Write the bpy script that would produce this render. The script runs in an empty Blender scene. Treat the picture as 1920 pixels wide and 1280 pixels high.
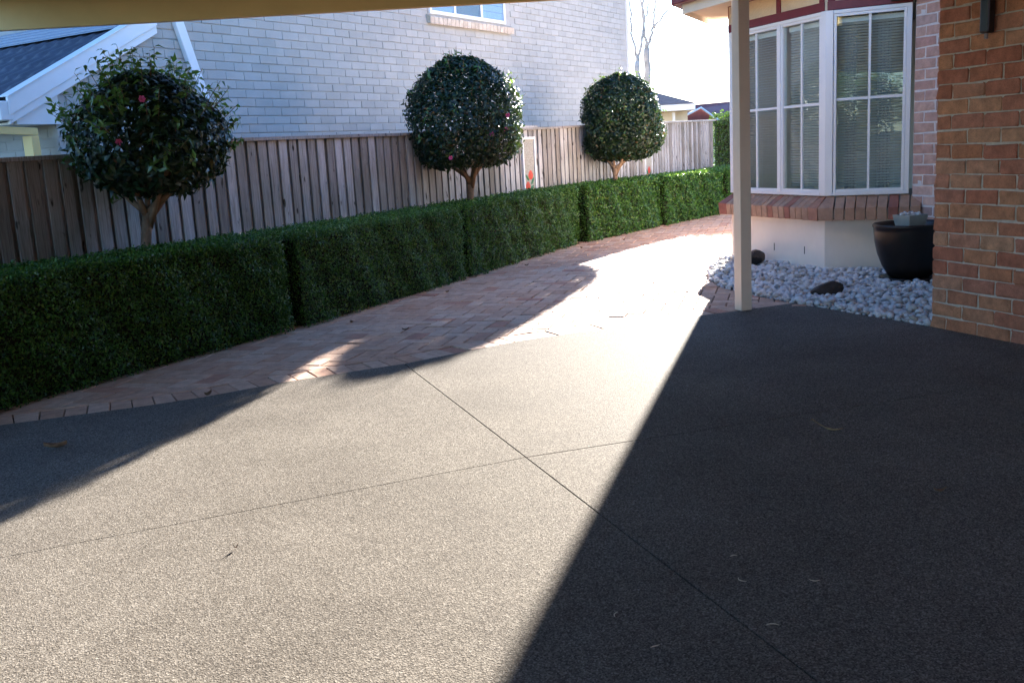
import bpy, bmesh, math, random
import numpy as np
from mathutils import Matrix, Vector

random.seed(7)
RNG = np.random.default_rng(11)
sc = bpy.context.scene
COL = sc.collection

# ------------------------------------------------------------------ camera
PITCH, ROLL, CAM_H = math.radians(10.995), math.radians(3.205), 1.22
fwd = Vector((0, math.cos(PITCH), -math.sin(PITCH)))
up0 = Vector((0, math.sin(PITCH), math.cos(PITCH)))
rt0 = Vector((1, 0, 0))
right = rt0 * math.cos(ROLL) - up0 * math.sin(ROLL)
upv = rt0 * math.sin(ROLL) + up0 * math.cos(ROLL)
cam_data = bpy.data.cameras.new('camera')
cam_data.sensor_width = 36.0
cam_data.lens = 1850 / 1920 * 36.0
cam_data.clip_start, cam_data.clip_end = 0.05, 2000
cam = bpy.data.objects.new('camera', cam_data)
COL.objects.link(cam)
M = Matrix((right, upv, -fwd)).transposed().to_4x4()
M.translation = (0, 0, CAM_H)
cam.matrix_world = M
sc.camera = cam

# ------------------------------------------------------------------ sky, sun, exposure
SUN_AZ, SUN_EL = math.radians(16.6), math.radians(13.4)     # azimuth clockwise from +Y
world = bpy.data.worlds.new('World')
sc.world = world
world.use_nodes = True
wn = world.node_tree
sky = wn.nodes.new('ShaderNodeTexSky')
sky.sky_type = 'NISHITA'
sky.sun_disc = False
sky.sun_elevation = SUN_EL
sky.sun_rotation = SUN_AZ
sky.air_density, sky.dust_density, sky.ozone_density = 1.2, 0.25, 4.0
bgn = wn.nodes['Background']
bgn.inputs['Strength'].default_value = 0.07
tint = wn.nodes.new('ShaderNodeMix'); tint.data_type = 'RGBA'; tint.blend_type = 'MULTIPLY'      # daylight white balance: clear blue shade
tint.inputs[0].default_value = 1.0; tint.inputs[7].default_value = (0.82, 0.96, 1.22, 1)
wn.links.new(sky.outputs[0], tint.inputs[6]); wn.links.new(tint.outputs[2], bgn.inputs['Color'])
sun_data = bpy.data.lights.new('sun', 'SUN')
sun_data.energy = 5.0
sun_data.angle = math.radians(0.53)
sun_data.color = (1.0, 0.935, 0.85)
sun = bpy.data.objects.new('sun', sun_data)
COL.objects.link(sun)
to_sun = Vector((math.sin(SUN_AZ) * math.cos(SUN_EL), math.cos(SUN_AZ) * math.cos(SUN_EL), math.sin(SUN_EL)))
sun.rotation_euler = to_sun.to_track_quat('Z', 'Y').to_euler()
sun.location = (6, 20, 12)
vs = sc.view_settings
vs.view_transform, vs.look, vs.gamma = 'Standard', 'None', 1.0
vs.exposure = 3.15
try: vs.use_curve_mapping = False
except Exception: pass
sc.cycles.use_denoising = True
sc.cycles.max_bounces = 8
sc.cycles.transparent_max_bounces = 16
sc.cycles.sample_clamp_indirect = 8.0

# ------------------------------------------------------------------ materials
MATS = {}
def new_mat(name):
    m = bpy.data.materials.new(name); m.use_nodes = True
    return m, m.node_tree.nodes, m.node_tree.links, m.node_tree.nodes['Principled BSDF']

def ramp(nodes, stops, interp='LINEAR'):
    r = nodes.new('ShaderNodeValToRGB'); r.color_ramp.interpolation = interp
    e = r.color_ramp.elements
    while len(e) < len(stops): e.new(0.5)
    for k, (p, c) in enumerate(stops):
        e[k].position = p; e[k].color = (*c, 1)
    return r

def coords(nodes, links, scale=(1, 1, 1), kind='world'):
    if kind == 'world':
        g = nodes.new('ShaderNodeNewGeometry'); src = g.outputs['Position']
    else:
        g = nodes.new('ShaderNodeTexCoord'); src = g.outputs['Object']
    mp = nodes.new('ShaderNodeMapping'); mp.inputs['Scale'].default_value = scale
    links.new(src, mp.inputs['Vector'])
    return mp.outputs[0]

def noise(nodes, links, vec, scale, detail=4, rough=0.6, dist=0.0):
    n = nodes.new('ShaderNodeTexNoise')
    n.inputs['Scale'].default_value = scale; n.inputs['Detail'].default_value = detail
    n.inputs['Roughness'].default_value = rough; n.inputs['Distortion'].default_value = dist
    if vec is not None: links.new(vec, n.inputs['Vector'])
    return n

def mix(nodes, links, fac, a, b, mode='MIX'):
    n = nodes.new('ShaderNodeMix'); n.data_type = 'RGBA'; n.blend_type = mode
    for sock, v in ((n.inputs[0], fac), (n.inputs[6], a), (n.inputs[7], b)):
        if hasattr(v, 'is_linked'): links.new(v, sock)
        elif isinstance(v, (int, float)): sock.default_value = v
        else: sock.default_value = (*v, 1)
    return n.outputs[2]

def bump(nodes, links, height, strength, dist, bsdf, prev=None):
    b = nodes.new('ShaderNodeBump'); b.inputs['Strength'].default_value = strength
    b.inputs['Distance'].default_value = dist
    links.new(height, b.inputs['Height'])
    if prev is not None: links.new(prev, b.inputs['Normal'])
    links.new(b.outputs[0], bsdf.inputs['Normal'])
    return b.outputs[0]

def plain(name, col, rough=0.6, spec=0.4, var=0.12, scale=6.0, bumps=0.0, bscale=80, rnd=0.0, metallic=0.0, bdist=0.003):
    """colour with soft noise variation, optional per-object variation and fine relief"""
    m, N, L, P = new_mat(name)
    v = coords(N, L)
    n = noise(N, L, v, scale, 5, 0.65)
    lo = tuple(max(0, c * (1 - var)) for c in col); hi = tuple(min(1, c * (1 + var)) for c in col)
    r = ramp(N, [(0.3, lo), (0.7, hi)]); L.new(n.outputs[0], r.inputs[0])
    out = r.outputs[0]
    if rnd > 0:
        oi = N.new('ShaderNodeObjectInfo')
        rr = ramp(N, [(0, (1 - rnd,) * 3), (1, (1 + rnd,) * 3)]); L.new(oi.outputs['Random'], rr.inputs[0])
        out = mix(N, L, 1.0, out, rr.outputs[0], 'MULTIPLY')
    L.new(out, P.inputs['Base Color'])
    P.inputs['Roughness'].default_value = rough
    P.inputs['Specular IOR Level'].default_value = spec
    P.inputs['Metallic'].default_value = metallic
    if bumps > 0:
        n2 = noise(N, L, v, bscale, 4, 0.7)
        bump(N, L, n2.outputs[0], bumps, bdist, P)
    MATS[name] = m
    return m

def masonry(name, stops, speck=(0.05, 0.03, 0.02), rough=0.85, bumps=0.5, island=False, spec=0.25, nscale=14, grain=(0.75, 1.2)):
    m, N, L, P = new_mat(name)
    v = coords(N, L)
    if island:
        g = N.new('ShaderNodeNewGeometry'); rnd = g.outputs['Random Per Island']
    else:
        oi = N.new('ShaderNodeObjectInfo'); rnd = oi.outputs['Random']
    r = ramp(N, stops); L.new(rnd, r.inputs[0])
    n = noise(N, L, v, nscale, 5, 0.65)
    sh = ramp(N, [(0.3, (grain[0],) * 3), (0.72, (grain[1],) * 3)]); L.new(n.outputs[0], sh.inputs[0])
    c = mix(N, L, 1.0, r.outputs[0], sh.outputs[0], 'MULTIPLY')
    n2 = noise(N, L, v, 260, 2, 0.6)
    sp = ramp(N, [(0.60, (0, 0, 0)), (0.72, (1, 1, 1))]); L.new(n2.outputs[0], sp.inputs[0])
    c = mix(N, L, sp.outputs[0], c, speck)
    L.new(c, P.inputs['Base Color'])
    P.inputs['Roughness'].default_value = rough
    P.inputs['Specular IOR Level'].default_value = spec
    n3 = noise(N, L, v, 130, 4, 0.75)
    bump(N, L, n3.outputs[0], bumps, 0.004, P)
    MATS[name] = m
    return m

def leafmat(name, stops, rough=0.35, spec=0.5, trans=0.25, tcol=(0.16, 0.30, 0.03)):
    m, N, L, P = new_mat(name)
    g = N.new('ShaderNodeNewGeometry')
    r = ramp(N, stops); L.new(g.outputs['Random Per Island'], r.inputs[0])
    L.new(r.outputs[0], P.inputs['Base Color'])
    P.inputs['Roughness'].default_value = rough
    P.inputs['Specular IOR Level'].default_value = spec
    tr = N.new('ShaderNodeBsdfTranslucent'); tr.inputs[0].default_value = (*tcol, 1)
    mx = N.new('ShaderNodeMixShader'); mx.inputs[0].default_value = trans
    L.new(P.outputs[0], mx.inputs[1]); L.new(tr.outputs[0], mx.inputs[2])
    L.new(mx.outputs[0], N['Material Output'].inputs['Surface'])
    MATS[name] = m
    return m

def glassmat(name, tint=(0.9, 0.95, 0.94)):
    m, N, L, P = new_mat(name)
    N.remove(P)
    fr = N.new('ShaderNodeFresnel'); fr.inputs[0].default_value = 1.62
    ad = N.new('ShaderNodeMath'); ad.operation = 'MULTIPLY_ADD'
    ad.inputs[1].default_value = 1.1; ad.inputs[2].default_value = 0.05
    L.new(fr.outputs[0], ad.inputs[0])
    gl = N.new('ShaderNodeBsdfGlossy'); gl.inputs['Roughness'].default_value = 0.0
    v = coords(N, L); n = noise(N, L, v, 1.6, 2, 0.5)
    b = N.new('ShaderNodeBump'); b.inputs['Strength'].default_value = 0.03; b.inputs['Distance'].default_value = 0.02
    L.new(n.outputs[0], b.inputs['Height']); L.new(b.outputs[0], gl.inputs['Normal'])
    tr = N.new('ShaderNodeBsdfTransparent'); tr.inputs[0].default_value = (*tint, 1)
    mx = N.new('ShaderNodeMixShader')
    gg = N.new('ShaderNodeNewGeometry'); om = N.new('ShaderNodeMath'); om.operation = 'SUBTRACT'; om.inputs[0].default_value = 1.0
    L.new(gg.outputs['Backfacing'], om.inputs[1])
    ml = N.new('ShaderNodeMath'); ml.operation = 'MULTIPLY'; L.new(ad.outputs[0], ml.inputs[0]); L.new(om.outputs[0], ml.inputs[1])
    L.new(ml.outputs[0], mx.inputs[0]); L.new(tr.outputs[0], mx.inputs[1]); L.new(gl.outputs[0], mx.inputs[2])
    L.new(mx.outputs[0], N['Material Output'].inputs['Surface'])
    MATS[name] = m
    return m

def concrete():
    m, N, L, P = new_mat('exposed_aggregate')
    v = coords(N, L)
    vo = N.new('ShaderNodeTexVoronoi'); vo.inputs['Scale'].default_value = 240; L.new(v, vo.inputs['Vector'])
    vo2 = N.new('ShaderNodeTexVoronoi'); vo2.inputs['Scale'].default_value = 85; L.new(v, vo2.inputs['Vector'])
    bw = N.new('ShaderNodeRGBToBW'); L.new(vo.outputs['Color'], bw.inputs[0])
    bw2 = N.new('ShaderNodeRGBToBW'); L.new(vo2.outputs['Color'], bw2.inputs[0])
    st = ramp(N, [(0.12, (0.074, 0.066, 0.058)), (0.40, (0.128, 0.114, 0.098)), (0.65, (0.178, 0.160, 0.138)), (0.88, (0.27, 0.246, 0.216))])
    L.new(bw.outputs[0], st.inputs[0])
    big = ramp(N, [(0.79, (0, 0, 0)), (0.83, (1, 1, 1))]); L.new(bw2.outputs[0], big.inputs[0])
    edge = ramp(N, [(0.25, (1, 1, 1)), (0.42, (0, 0, 0))]); L.new(vo2.outputs['Distance'], edge.inputs[0])
    bf = mix(N, L, 1.0, big.outputs[0], edge.outputs[0], 'MULTIPLY')
    c = mix(N, L, bf, st.outputs[0], (0.27, 0.248, 0.22))
    n = noise(N, L, v, 0.9, 7, 0.68)
    patch = ramp(N, [(0.3, (0.76, 0.74, 0.72)), (0.7, (1.20, 1.19, 1.17))]); L.new(n.outputs[0], patch.inputs[0])
    c = mix(N, L, 1.0, c, patch.outputs[0], 'MULTIPLY')
    L.new(c, P.inputs['Base Color'])
    rr = ramp(N, [(0.3, (0.72,) * 3), (0.7, (0.82,) * 3)]); L.new(n.outputs[0], rr.inputs[0])
    L.new(rr.outputs[0], P.inputs['Roughness'])
    P.inputs['Specular IOR Level'].default_value = 0.012
    b1 = bump(N, L, vo.outputs['Distance'], 0.40, 0.0025, P)
    n3 = noise(N, L, v, 150, 3, 0.6)
    bump(N, L, n3.outputs[0], 0.40, 0.0025, P, b1)
    MATS['concrete'] = m

def timber():
    m, N, L, P = new_mat('weathered_timber')
    v = coords(N, L, (30, 30, 1.2))
    oi = N.new('ShaderNodeObjectInfo')
    ad = N.new('ShaderNodeVectorMath'); ad.operation = 'ADD'
    L.new(v, ad.inputs[0]); L.new(oi.outputs['Random'], ad.inputs[1])
    n = noise(N, L, ad.outputs[0], 3.0, 6, 0.7, 0.8)
    r = ramp(N, [(0.28, (0.17, 0.145, 0.128)), (0.5, (0.42, 0.39, 0.375)), (0.75, (0.60, 0.58, 0.57))])
    L.new(n.outputs[0], r.inputs[0])
    rr = ramp(N, [(0, (0.55, 0.50, 0.45)), (0.5, (0.92, 0.91, 0.90)), (1, (1.18, 1.18, 1.19))]); L.new(oi.outputs['Random'], rr.inputs[0])
    c = mix(N, L, 1.0, r.outputs[0], rr.outputs[0], 'MULTIPLY')
    v2 = coords(N, L, (9, 9, 3.2))
    n2 = noise(N, L, v2, 2.2, 2, 0.4)
    kn = ramp(N, [(0.27, (1, 1, 1)), (0.33, (0, 0, 0))]); L.new(n2.outputs[0], kn.inputs[0])
    c = mix(N, L, kn.outputs[0], c, (0.035, 0.025, 0.02))
    n4 = noise(N, L, coords(N, L), 1.7, 3, 0.5)
    gs = ramp(N, [(0.45, (0, 0, 0)), (0.75, (0.5,) * 3)]); L.new(n4.outputs[0], gs.inputs[0])
    c = mix(N, L, gs.outputs[0], c, (0.10, 0.095, 0.055))
    L.new(c, P.inputs['Base Color'])
    P.inputs['Roughness'].default_value = 0.85
    P.inputs['Specular IOR Level'].default_value = 0.25
    bump(N, L, n.outputs[0], 0.5, 0.004, P)
    MATS['timber'] = m

concrete(); timber()
plain('soil', (0.055, 0.04, 0.03), 0.95, 0.1, 0.4, 8, 0.8, 60)
plain('joint', (0.03, 0.027, 0.024), 0.95, 0.1, 0.3, 40)
plain('sand', (0.10, 0.075, 0.056), 0.95, 0.1, 0.3, 30, 0.5, 120)
masonry('paver', [(0, (0.50, 0.28, 0.18)), (0.35, (0.57, 0.355, 0.245)), (0.6, (0.61, 0.40, 0.285)), (0.9, (0.53, 0.30, 0.19)), (1, (0.44, 0.185, 0.12))], (0.2, 0.12, 0.09), 0.8, 0.5)
masonry('paver_far', [(0, (0.50, 0.28, 0.18)), (0.35, (0.57, 0.355, 0.245)), (0.6, (0.61, 0.40, 0.285)), (0.9, (0.53, 0.30, 0.19)), (1, (0.44, 0.185, 0.12))], (0.2, 0.12, 0.09), 0.8, 0.5, True)
masonry('brown_brick', [(0, (0.58, 0.235, 0.125)), (0.3, (0.64, 0.31, 0.17)), (0.55, (0.52, 0.19, 0.115)), (0.8, (0.60, 0.265, 0.175)), (1, (0.64, 0.34, 0.20))], (0.10, 0.045, 0.02), 0.9, 0.7, grain=(0.65, 1.2))
masonry('pink_brick', [(0, (0.50, 0.30, 0.24)), (0.4, (0.56, 0.37, 0.30)), (0.7, (0.46, 0.26, 0.22)), (0.9, (0.60, 0.43, 0.37)), (1, (0.32, 0.23, 0.22))], (0.55, 0.45, 0.40), 0.9, 0.6)
masonry('sill_brick', [(0, (0.40, 0.25, 0.18)), (0.45, (0.46, 0.29, 0.20)), (0.8, (0.42, 0.25, 0.17)), (0.95, (0.34, 0.15, 0.11)), (1, (0.32, 0.13, 0.10))], (0.2, 0.11, 0.08), 0.85, 0.5)
masonry('white_brick', [(0, (0.43, 0.42, 0.405)), (0.5, (0.465, 0.455, 0.44)), (1, (0.49, 0.48, 0.465))], (0.36, 0.355, 0.35), 0.8, 0.6, nscale=5, grain=(0.92, 1.04))
masonry('white_brick_far', [(0, (0.43, 0.42, 0.405)), (0.5, (0.465, 0.455, 0.44)), (1, (0.49, 0.48, 0.465))], (0.36, 0.355, 0.35), 0.8, 0.6, True, nscale=5, grain=(0.92, 1.04))
masonry('cream_sill_brick', [(0, (0.60, 0.48, 0.38)), (1, (0.70, 0.58, 0.47))], (0.5, 0.4, 0.3), 0.8, 0.4)
plain('white_mortar', (0.44, 0.43, 0.415), 0.9, 0.2, 0.08, 10, 0.5, 90)
plain('tan_mortar', (0.66, 0.57, 0.47), 0.95, 0.15, 0.15, 30, 0.8, 140)
plain('lime_mortar', (0.66, 0.63, 0.62), 0.95, 0.15, 0.1, 30, 0.7, 140)
plain('render', (0.87, 0.77, 0.68), 0.85, 0.25, 0.05, 3, 0.3, 90)
plain('white_paint', (0.80, 0.80, 0.79), 0.35, 0.5, 0.03, 4)
plain('white_trim', (0.80, 0.81, 0.83), 0.4, 0.5, 0.04, 4)
plain('beige_paint', (0.86, 0.62, 0.25), 0.45, 0.45, 0.05, 3, 0.08, 200)
plain('post_paint', (0.84, 0.72, 0.57), 0.45, 0.45, 0.05, 3, 0.08, 200)
plain('maroon_paint', (0.16, 0.022, 0.032), 0.5, 0.4, 0.12, 12)
plain('stucco', (0.74, 0.62, 0.44), 0.9, 0.2, 0.08, 8, 1.0, 36, bdist=0.012)
plain('soffit', (0.76, 0.66, 0.52), 0.7, 0.3, 0.04, 4)
plain('gutter_maroon', (0.17, 0.028, 0.035), 0.4, 0.5, 0.1, 6)
plain('dark_wood', (0.035, 0.02, 0.015), 0.7, 0.3, 0.2, 10)
plain('roof_sheet', (0.22, 0.19, 0.15), 0.5, 0.4, 0.05, 2)
plain('roof_tile', (0.030, 0.036, 0.058), 0.42, 0.5, 0.35, 9, 0.5, 60)
plain('shutter', (0.60, 0.64, 0.70), 0.4, 0.5, 0.06, 8)
plain('flashing', (0.20, 0.26, 0.36), 0.35, 0.6, 0.12, 14)
plain('brown_tile', (0.20, 0.13, 0.10), 0.7, 0.3, 0.2, 6)
plain('maroon_tile', (0.20, 0.065, 0.065), 0.7, 0.3, 0.18, 3)
plain('black_plastic', (0.012, 0.012, 0.013), 0.35, 0.5, 0.1)
plain('grey_metal', (0.25, 0.25, 0.25), 0.4, 0.5, 0.1)
plain('glazed_black', (0.012, 0.009, 0.008), 0.30, 0.4, 0.3, 9, 0.15, 30)
plain('grey_ceramic', (0.33, 0.36, 0.34), 0.7, 0.3, 0.08, 12)
plain('dark_rock', (0.045, 0.034, 0.030), 0.6, 0.4, 0.45, 14, 0.9, 30, bdist=0.01)
masonry('pebble', [(0, (0.56, 0.56, 0.57)), (0.4, (0.71, 0.71, 0.72)), (0.7, (0.64, 0.62, 0.60)), (0.88, (0.52, 0.45, 0.37)), (1, (0.28, 0.27, 0.26))], (0.5, 0.48, 0.46), 0.65, 0.15)
masonry('pebble_far', [(0, (0.56, 0.56, 0.57)), (0.4, (0.71, 0.71, 0.72)), (0.7, (0.64, 0.62, 0.60)), (0.88, (0.52, 0.45, 0.37)), (1, (0.28, 0.27, 0.26))], (0.5, 0.48, 0.46), 0.65, 0.15, True)
plain('grit', (0.14, 0.13, 0.12), 0.95, 0.1, 0.4, 60, 0.6, 90)
plain('bark', (0.20, 0.125, 0.075), 0.85, 0.2, 0.35, 14, 0.8, 60)
plain('grey_bark', (0.42, 0.38, 0.34), 0.9, 0.2, 0.35, 6, 0.8, 20)
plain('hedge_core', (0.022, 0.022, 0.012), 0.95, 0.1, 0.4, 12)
leafmat('box_leaf', [(0, (0.007, 0.028, 0.003)), (0.45, (0.022, 0.075, 0.008)), (0.82, (0.048, 0.135, 0.014)), (1, (0.13, 0.22, 0.03))], 0.42, 0.35, 0.2)
leafmat('skylit_shoot', [(0, (0.045, 0.14, 0.022)), (0.7, (0.085, 0.215, 0.035)), (1, (0.17, 0.28, 0.05))], 0.36, 0.45, 0.3, (0.22, 0.36, 0.05))  # fresh leaf green, lightened to paint sky light on the hedge tops
leafmat('camellia_leaf', [(0, (0.005, 0.013, 0.006)), (0.5, (0.009, 0.023, 0.009)), (0.9, (0.017, 0.040, 0.012)), (0.97, (0.04, 0.07, 0.02)), (1, (0.12, 0.045, 0.018))], 0.38, 0.36, 0.09, (0.14, 0.24, 0.03))
leafmat('camellia_shoot', [(0, (0.05, 0.11, 0.025)), (1, (0.09, 0.16, 0.035))], 0.28, 0.55, 0.28, (0.22, 0.36, 0.04))
leafmat('tall_leaf', [(0, (0.010, 0.026, 0.006)), (0.6, (0.020, 0.050, 0.010)), (1, (0.06, 0.11, 0.02))], 0.45, 0.3, 0.2)
leafmat('petal', [(0, (0.62, 0.06, 0.20)), (1, (0.72, 0.13, 0.28))], 0.5, 0.3, 0.3, (0.7, 0.15, 0.25))
plain('stamen', (0.6, 0.42, 0.08), 0.7)
plain('dead_leaf', (0.20, 0.12, 0.07), 0.8, 0.2, 0.3, 40)
plain('straw', (0.62, 0.52, 0.38), 0.8, 0.2, 0.2, 60)
plain('twig', (0.28, 0.19, 0.10), 0.85, 0.2, 0.3, 60)
plain('blind', (0.86, 0.86, 0.84), 0.5, 0.4, 0.02)
plain('interior', (0.30, 0.28, 0.26), 0.9, 0.2, 0.05)
plain('curtain', (0.62, 0.60, 0.57), 0.9, 0.1, 0.05)
plain('mosaic', (0.36, 0.33, 0.28), 0.8, 0.3, 0.4, 60)
plain('mosaic_frame', (0.78, 0.76, 0.74), 0.7, 0.3, 0.1, 20)
plain('mosaic_red', (0.55, 0.06, 0.03), 0.6, 0.4, 0.25, 60)
plain('mosaic_green', (0.05, 0.16, 0.07), 0.6, 0.4, 0.3, 60)
plain('mosaic_blue', (0.10, 0.16, 0.38), 0.6, 0.4, 0.3, 60)
plain('cream_wall', (0.68, 0.58, 0.42), 0.85, 0.2, 0.05)
glassmat('glass')
glassmat('house_glass', (0.80, 0.86, 0.92))

# ------------------------------------------------------------------ mesh helpers
class MB:
    def __init__(s): s.v = []; s.f = []
    def add(s, vs, fs):
        o = len(s.v); s.v += [tuple(map(float, p)) for p in vs]; s.f += [tuple(i + o for i in f) for f in fs]
    def frame(s, o, ux, uy, uz):
        o, ux, uy, uz = map(lambda a: np.array(a, float), (o, ux, uy, uz))
        P = [o, o + ux, o + ux + uy, o + uy, o + uz, o + ux + uz, o + ux + uy + uz, o + uy + uz]
        s.add(P, [(0, 3, 2, 1), (4, 5, 6, 7), (0, 1, 5, 4), (1, 2, 6, 5), (2, 3, 7, 6), (3, 0, 4, 7)])
    def bar(s, p, d, a, b, o0, o1, z0, z1, n=None):
        """box along horizontal dir d from a to b, depth o0..o1 along normal n, height z0..z1, from xy point p"""
        d = np.array([d[0], d[1], 0.]); n = np.array([-d[1], d[0], 0.]) if n is None else np.array([n[0], n[1], 0.])
        s.frame(np.array([p[0], p[1], 0]) + d * a + n * o0 + np.array([0, 0, z0]), d * (b - a), n * (o1 - o0), (0, 0, z1 - z0))
    def prism(s, poly, z0, z1):
        k = len(poly)
        s.add([(x, y, z0) for x, y in poly] + [(x, y, z1) for x, y in poly],
              [tuple(range(k))[::-1], tuple(range(k, 2 * k))] + [(i, (i + 1) % k, k + (i + 1) % k, k + i) for i in range(k)])
    def tube(s, pts, rad, n=8):
        pts = [np.array(p, float) for p in pts]
        o = len(s.v)
        for i, p in enumerate(pts):
            t = pts[min(i + 1, len(pts) - 1)] - pts[max(i - 1, 0)]
            t /= np.linalg.norm(t) + 1e-9
            a = np.cross(t, (0.31, 0.77, 0.21)); a /= np.linalg.norm(a); b = np.cross(t, a)
            for k in range(n):
                q = 2 * math.pi * k / n
                s.v.append(tuple(p + rad[i] * (a * math.cos(q) + b * math.sin(q))))
        for i in range(len(pts) - 1):
            for k in range(n):
                k2 = (k + 1) % n
                s.f.append((o + i * n + k, o + i * n + k2, o + (i + 1) * n + k2, o + (i + 1) * n + k))
        s.f.append(tuple(o + k for k in range(n))[::-1]); s.f.append(tuple(o + (len(pts) - 1) * n + k for k in range(n)))
    def lathe(s, c, prof, n=40):
        o = len(s.v)
        for r, z in prof:
            for k in range(n):
                q = 2 * math.pi * k / n
                s.v.append((c[0] + r * math.cos(q), c[1] + r * math.sin(q), c[2] + z))
        for i in range(len(prof) - 1):
            for k in range(n):
                k2 = (k + 1) % n
                s.f.append((o + i * n + k, o + i * n + k2, o + (i + 1) * n + k2, o + (i + 1) * n + k))
        s.f.append(tuple(o + k for k in range(n))[::-1]); s.f.append(tuple(o + (len(prof) - 1) * n + k for k in range(n)))
    def build(s, name, mat, parent=None, smooth=False, bevel=0.0, fix=False):
        me = bpy.data.meshes.new(name)
        me.from_pydata(s.v, [], s.f)
        if fix:
            bm = bmesh.new(); bm.from_mesh(me); bmesh.ops.recalc_face_normals(bm, faces=bm.faces); bm.to_mesh(me); bm.free()
        return link(name, me, mat, parent, smooth, bevel)

ORIGIN = {}
def set_parent(c, p):
    if p is None: return
    c.parent = p
    c.matrix_parent_inverse = Matrix.Translation(-ORIGIN.get(p.name, Vector((0, 0, 0))))

def link(name, me, mat, parent=None, smooth=False, bevel=0.0):
    if mat is not None and not me.materials: me.materials.append(MATS[mat])
    if smooth:
        me.polygons.foreach_set('use_smooth', np.ones(len(me.polygons), bool))
    o = bpy.data.objects.new(name, me); COL.objects.link(o)
    set_parent(o, parent)
    if bevel > 0:
        b = o.modifiers.new('bevel', 'BEVEL'); b.width = bevel; b.segments = 2; b.limit_method = 'ANGLE'
    return o

def put(name, me, loc, rot, parent, scale=None):
    """one more object on shared mesh data"""
    o = bpy.data.objects.new(name, me); COL.objects.link(o)
    set_parent(o, parent)
    o.location = loc; o.rotation_euler = rot
    if scale is not None: o.scale = scale
    ORIGIN[o.name] = Vector(loc)
    return o

def empty(name, loc, label, cat, group=None):
    o = bpy.data.objects.new(name, None); COL.objects.link(o)
    o.location = loc; o.empty_display_size = 0.1
    ORIGIN[o.name] = Vector(loc)
    return tag(o, label, cat, group)

def tag(o, label, cat, group=None):
    o['label'] = label; o['category'] = cat
    if group: o['group'] = group
    return o

def stuff(o): o['kind'] = 'stuff'; return o
def structure(o): o['kind'] = 'structure'; return o

def np_mesh(name, V, F, mat, parent=None, smooth=False):
    me = bpy.data.meshes.new(name)
    F = np.asarray(F, np.int32); V = np.asarray(V, np.float32)
    me.vertices.add(len(V)); me.vertices.foreach_set('co', V.ravel())
    k = F.shape[1]
    me.loops.add(F.size); me.loops.foreach_set('vertex_index', F.ravel())
    me.polygons.add(len(F))
    me.polygons.foreach_set('loop_start', np.arange(0, F.size, k, dtype=np.int32))
    me.polygons.foreach_set('loop_total', np.full(len(F), k, np.int32))
    me.update(); me.validate()
    return link(name, me, mat, parent, smooth)

def inside(poly, pts):
    poly = np.array(poly); pts = np.atleast_2d(pts); r = np.zeros(len(pts), bool)
    j = len(poly) - 1
    for i in range(len(poly)):
        xi, yi = poly[i]; xj, yj = poly[j]
        c = ((yi > pts[:, 1]) != (yj > pts[:, 1])) & (pts[:, 0] < (xj - xi) * (pts[:, 1] - yi) / (yj - yi + 1e-12) + xi)
        r ^= c; j = i
    return r

def leaves(name, P, Nrm, length, width, mat, parent, jitter=0.8, curl=0.25, fine=True):
    """many leaves: P points, Nrm preferred outward normals, one folded blade each"""
    n = len(P)
    nr = Nrm + RNG.normal(0, jitter, (n, 3)); nr /= np.linalg.norm(nr, axis=1)[:, None] + 1e-9
    t = RNG.normal(0, 1, (n, 3)); t[:, 2] += 0.25
    t -= (t * nr).sum(1)[:, None] * nr; t /= np.linalg.norm(t, axis=1)[:, None] + 1e-9
    b = np.cross(nr, t)
    L = (length * RNG.uniform(0.7, 1.25, n))[:, None]; W = (width * RNG.uniform(0.75, 1.2, n))[:, None]
    if fine:
        c = [P, P + t * L * 0.5 - nr * L * 0.03, P + t * L - nr * L * curl, P + t * L * 0.42 + b * W * 0.5 + nr * W * 0.12, P + t * L * 0.42 - b * W * 0.5 + nr * W * 0.12]
        V = np.stack(c, 1).reshape(-1, 3)
        base = (np.arange(n) * 5)[:, None]
        F = np.concatenate([base + np.array([[0, 3, 1]]), base + np.array([[3, 2, 1]]), base + np.array([[0, 1, 4]]), base + np.array([[4, 1, 2]])])
    else:
        c = [P, P + t * L * 0.5 + b * W * 0.5, P + t * L - nr * L * curl, P + t * L * 0.5 - b * W * 0.5]
        V = np.stack(c, 1).reshape(-1, 3)
        base = (np.arange(n) * 4)[:, None]
        F = np.concatenate([base + np.array([[0, 1, 2]]), base + np.array([[0, 2, 3]])])
    return stuff(np_mesh(name, V, F, mat, parent))

def brick_mesh(name, lx, ly, lz, mat, bev=0.006, jit=0.0015, seg=2):
    bm = bmesh.new(); bmesh.ops.create_cube(bm, size=1)
    for v in bm.verts: v.co = Vector((v.co.x * lx, v.co.y * ly, v.co.z * lz))
    if bev > 0: bmesh.ops.bevel(bm, geom=bm.edges[:], offset=bev, segments=seg, affect='EDGES', profile=0.6)
    for v in bm.verts: v.co += Vector((random.gauss(0, jit), random.gauss(0, jit * 0.5), random.gauss(0, jit)))
    me = bpy.data.meshes.new(name); bm.to_mesh(me); bm.free()
    me.materials.append(MATS[mat])
    return me

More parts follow.
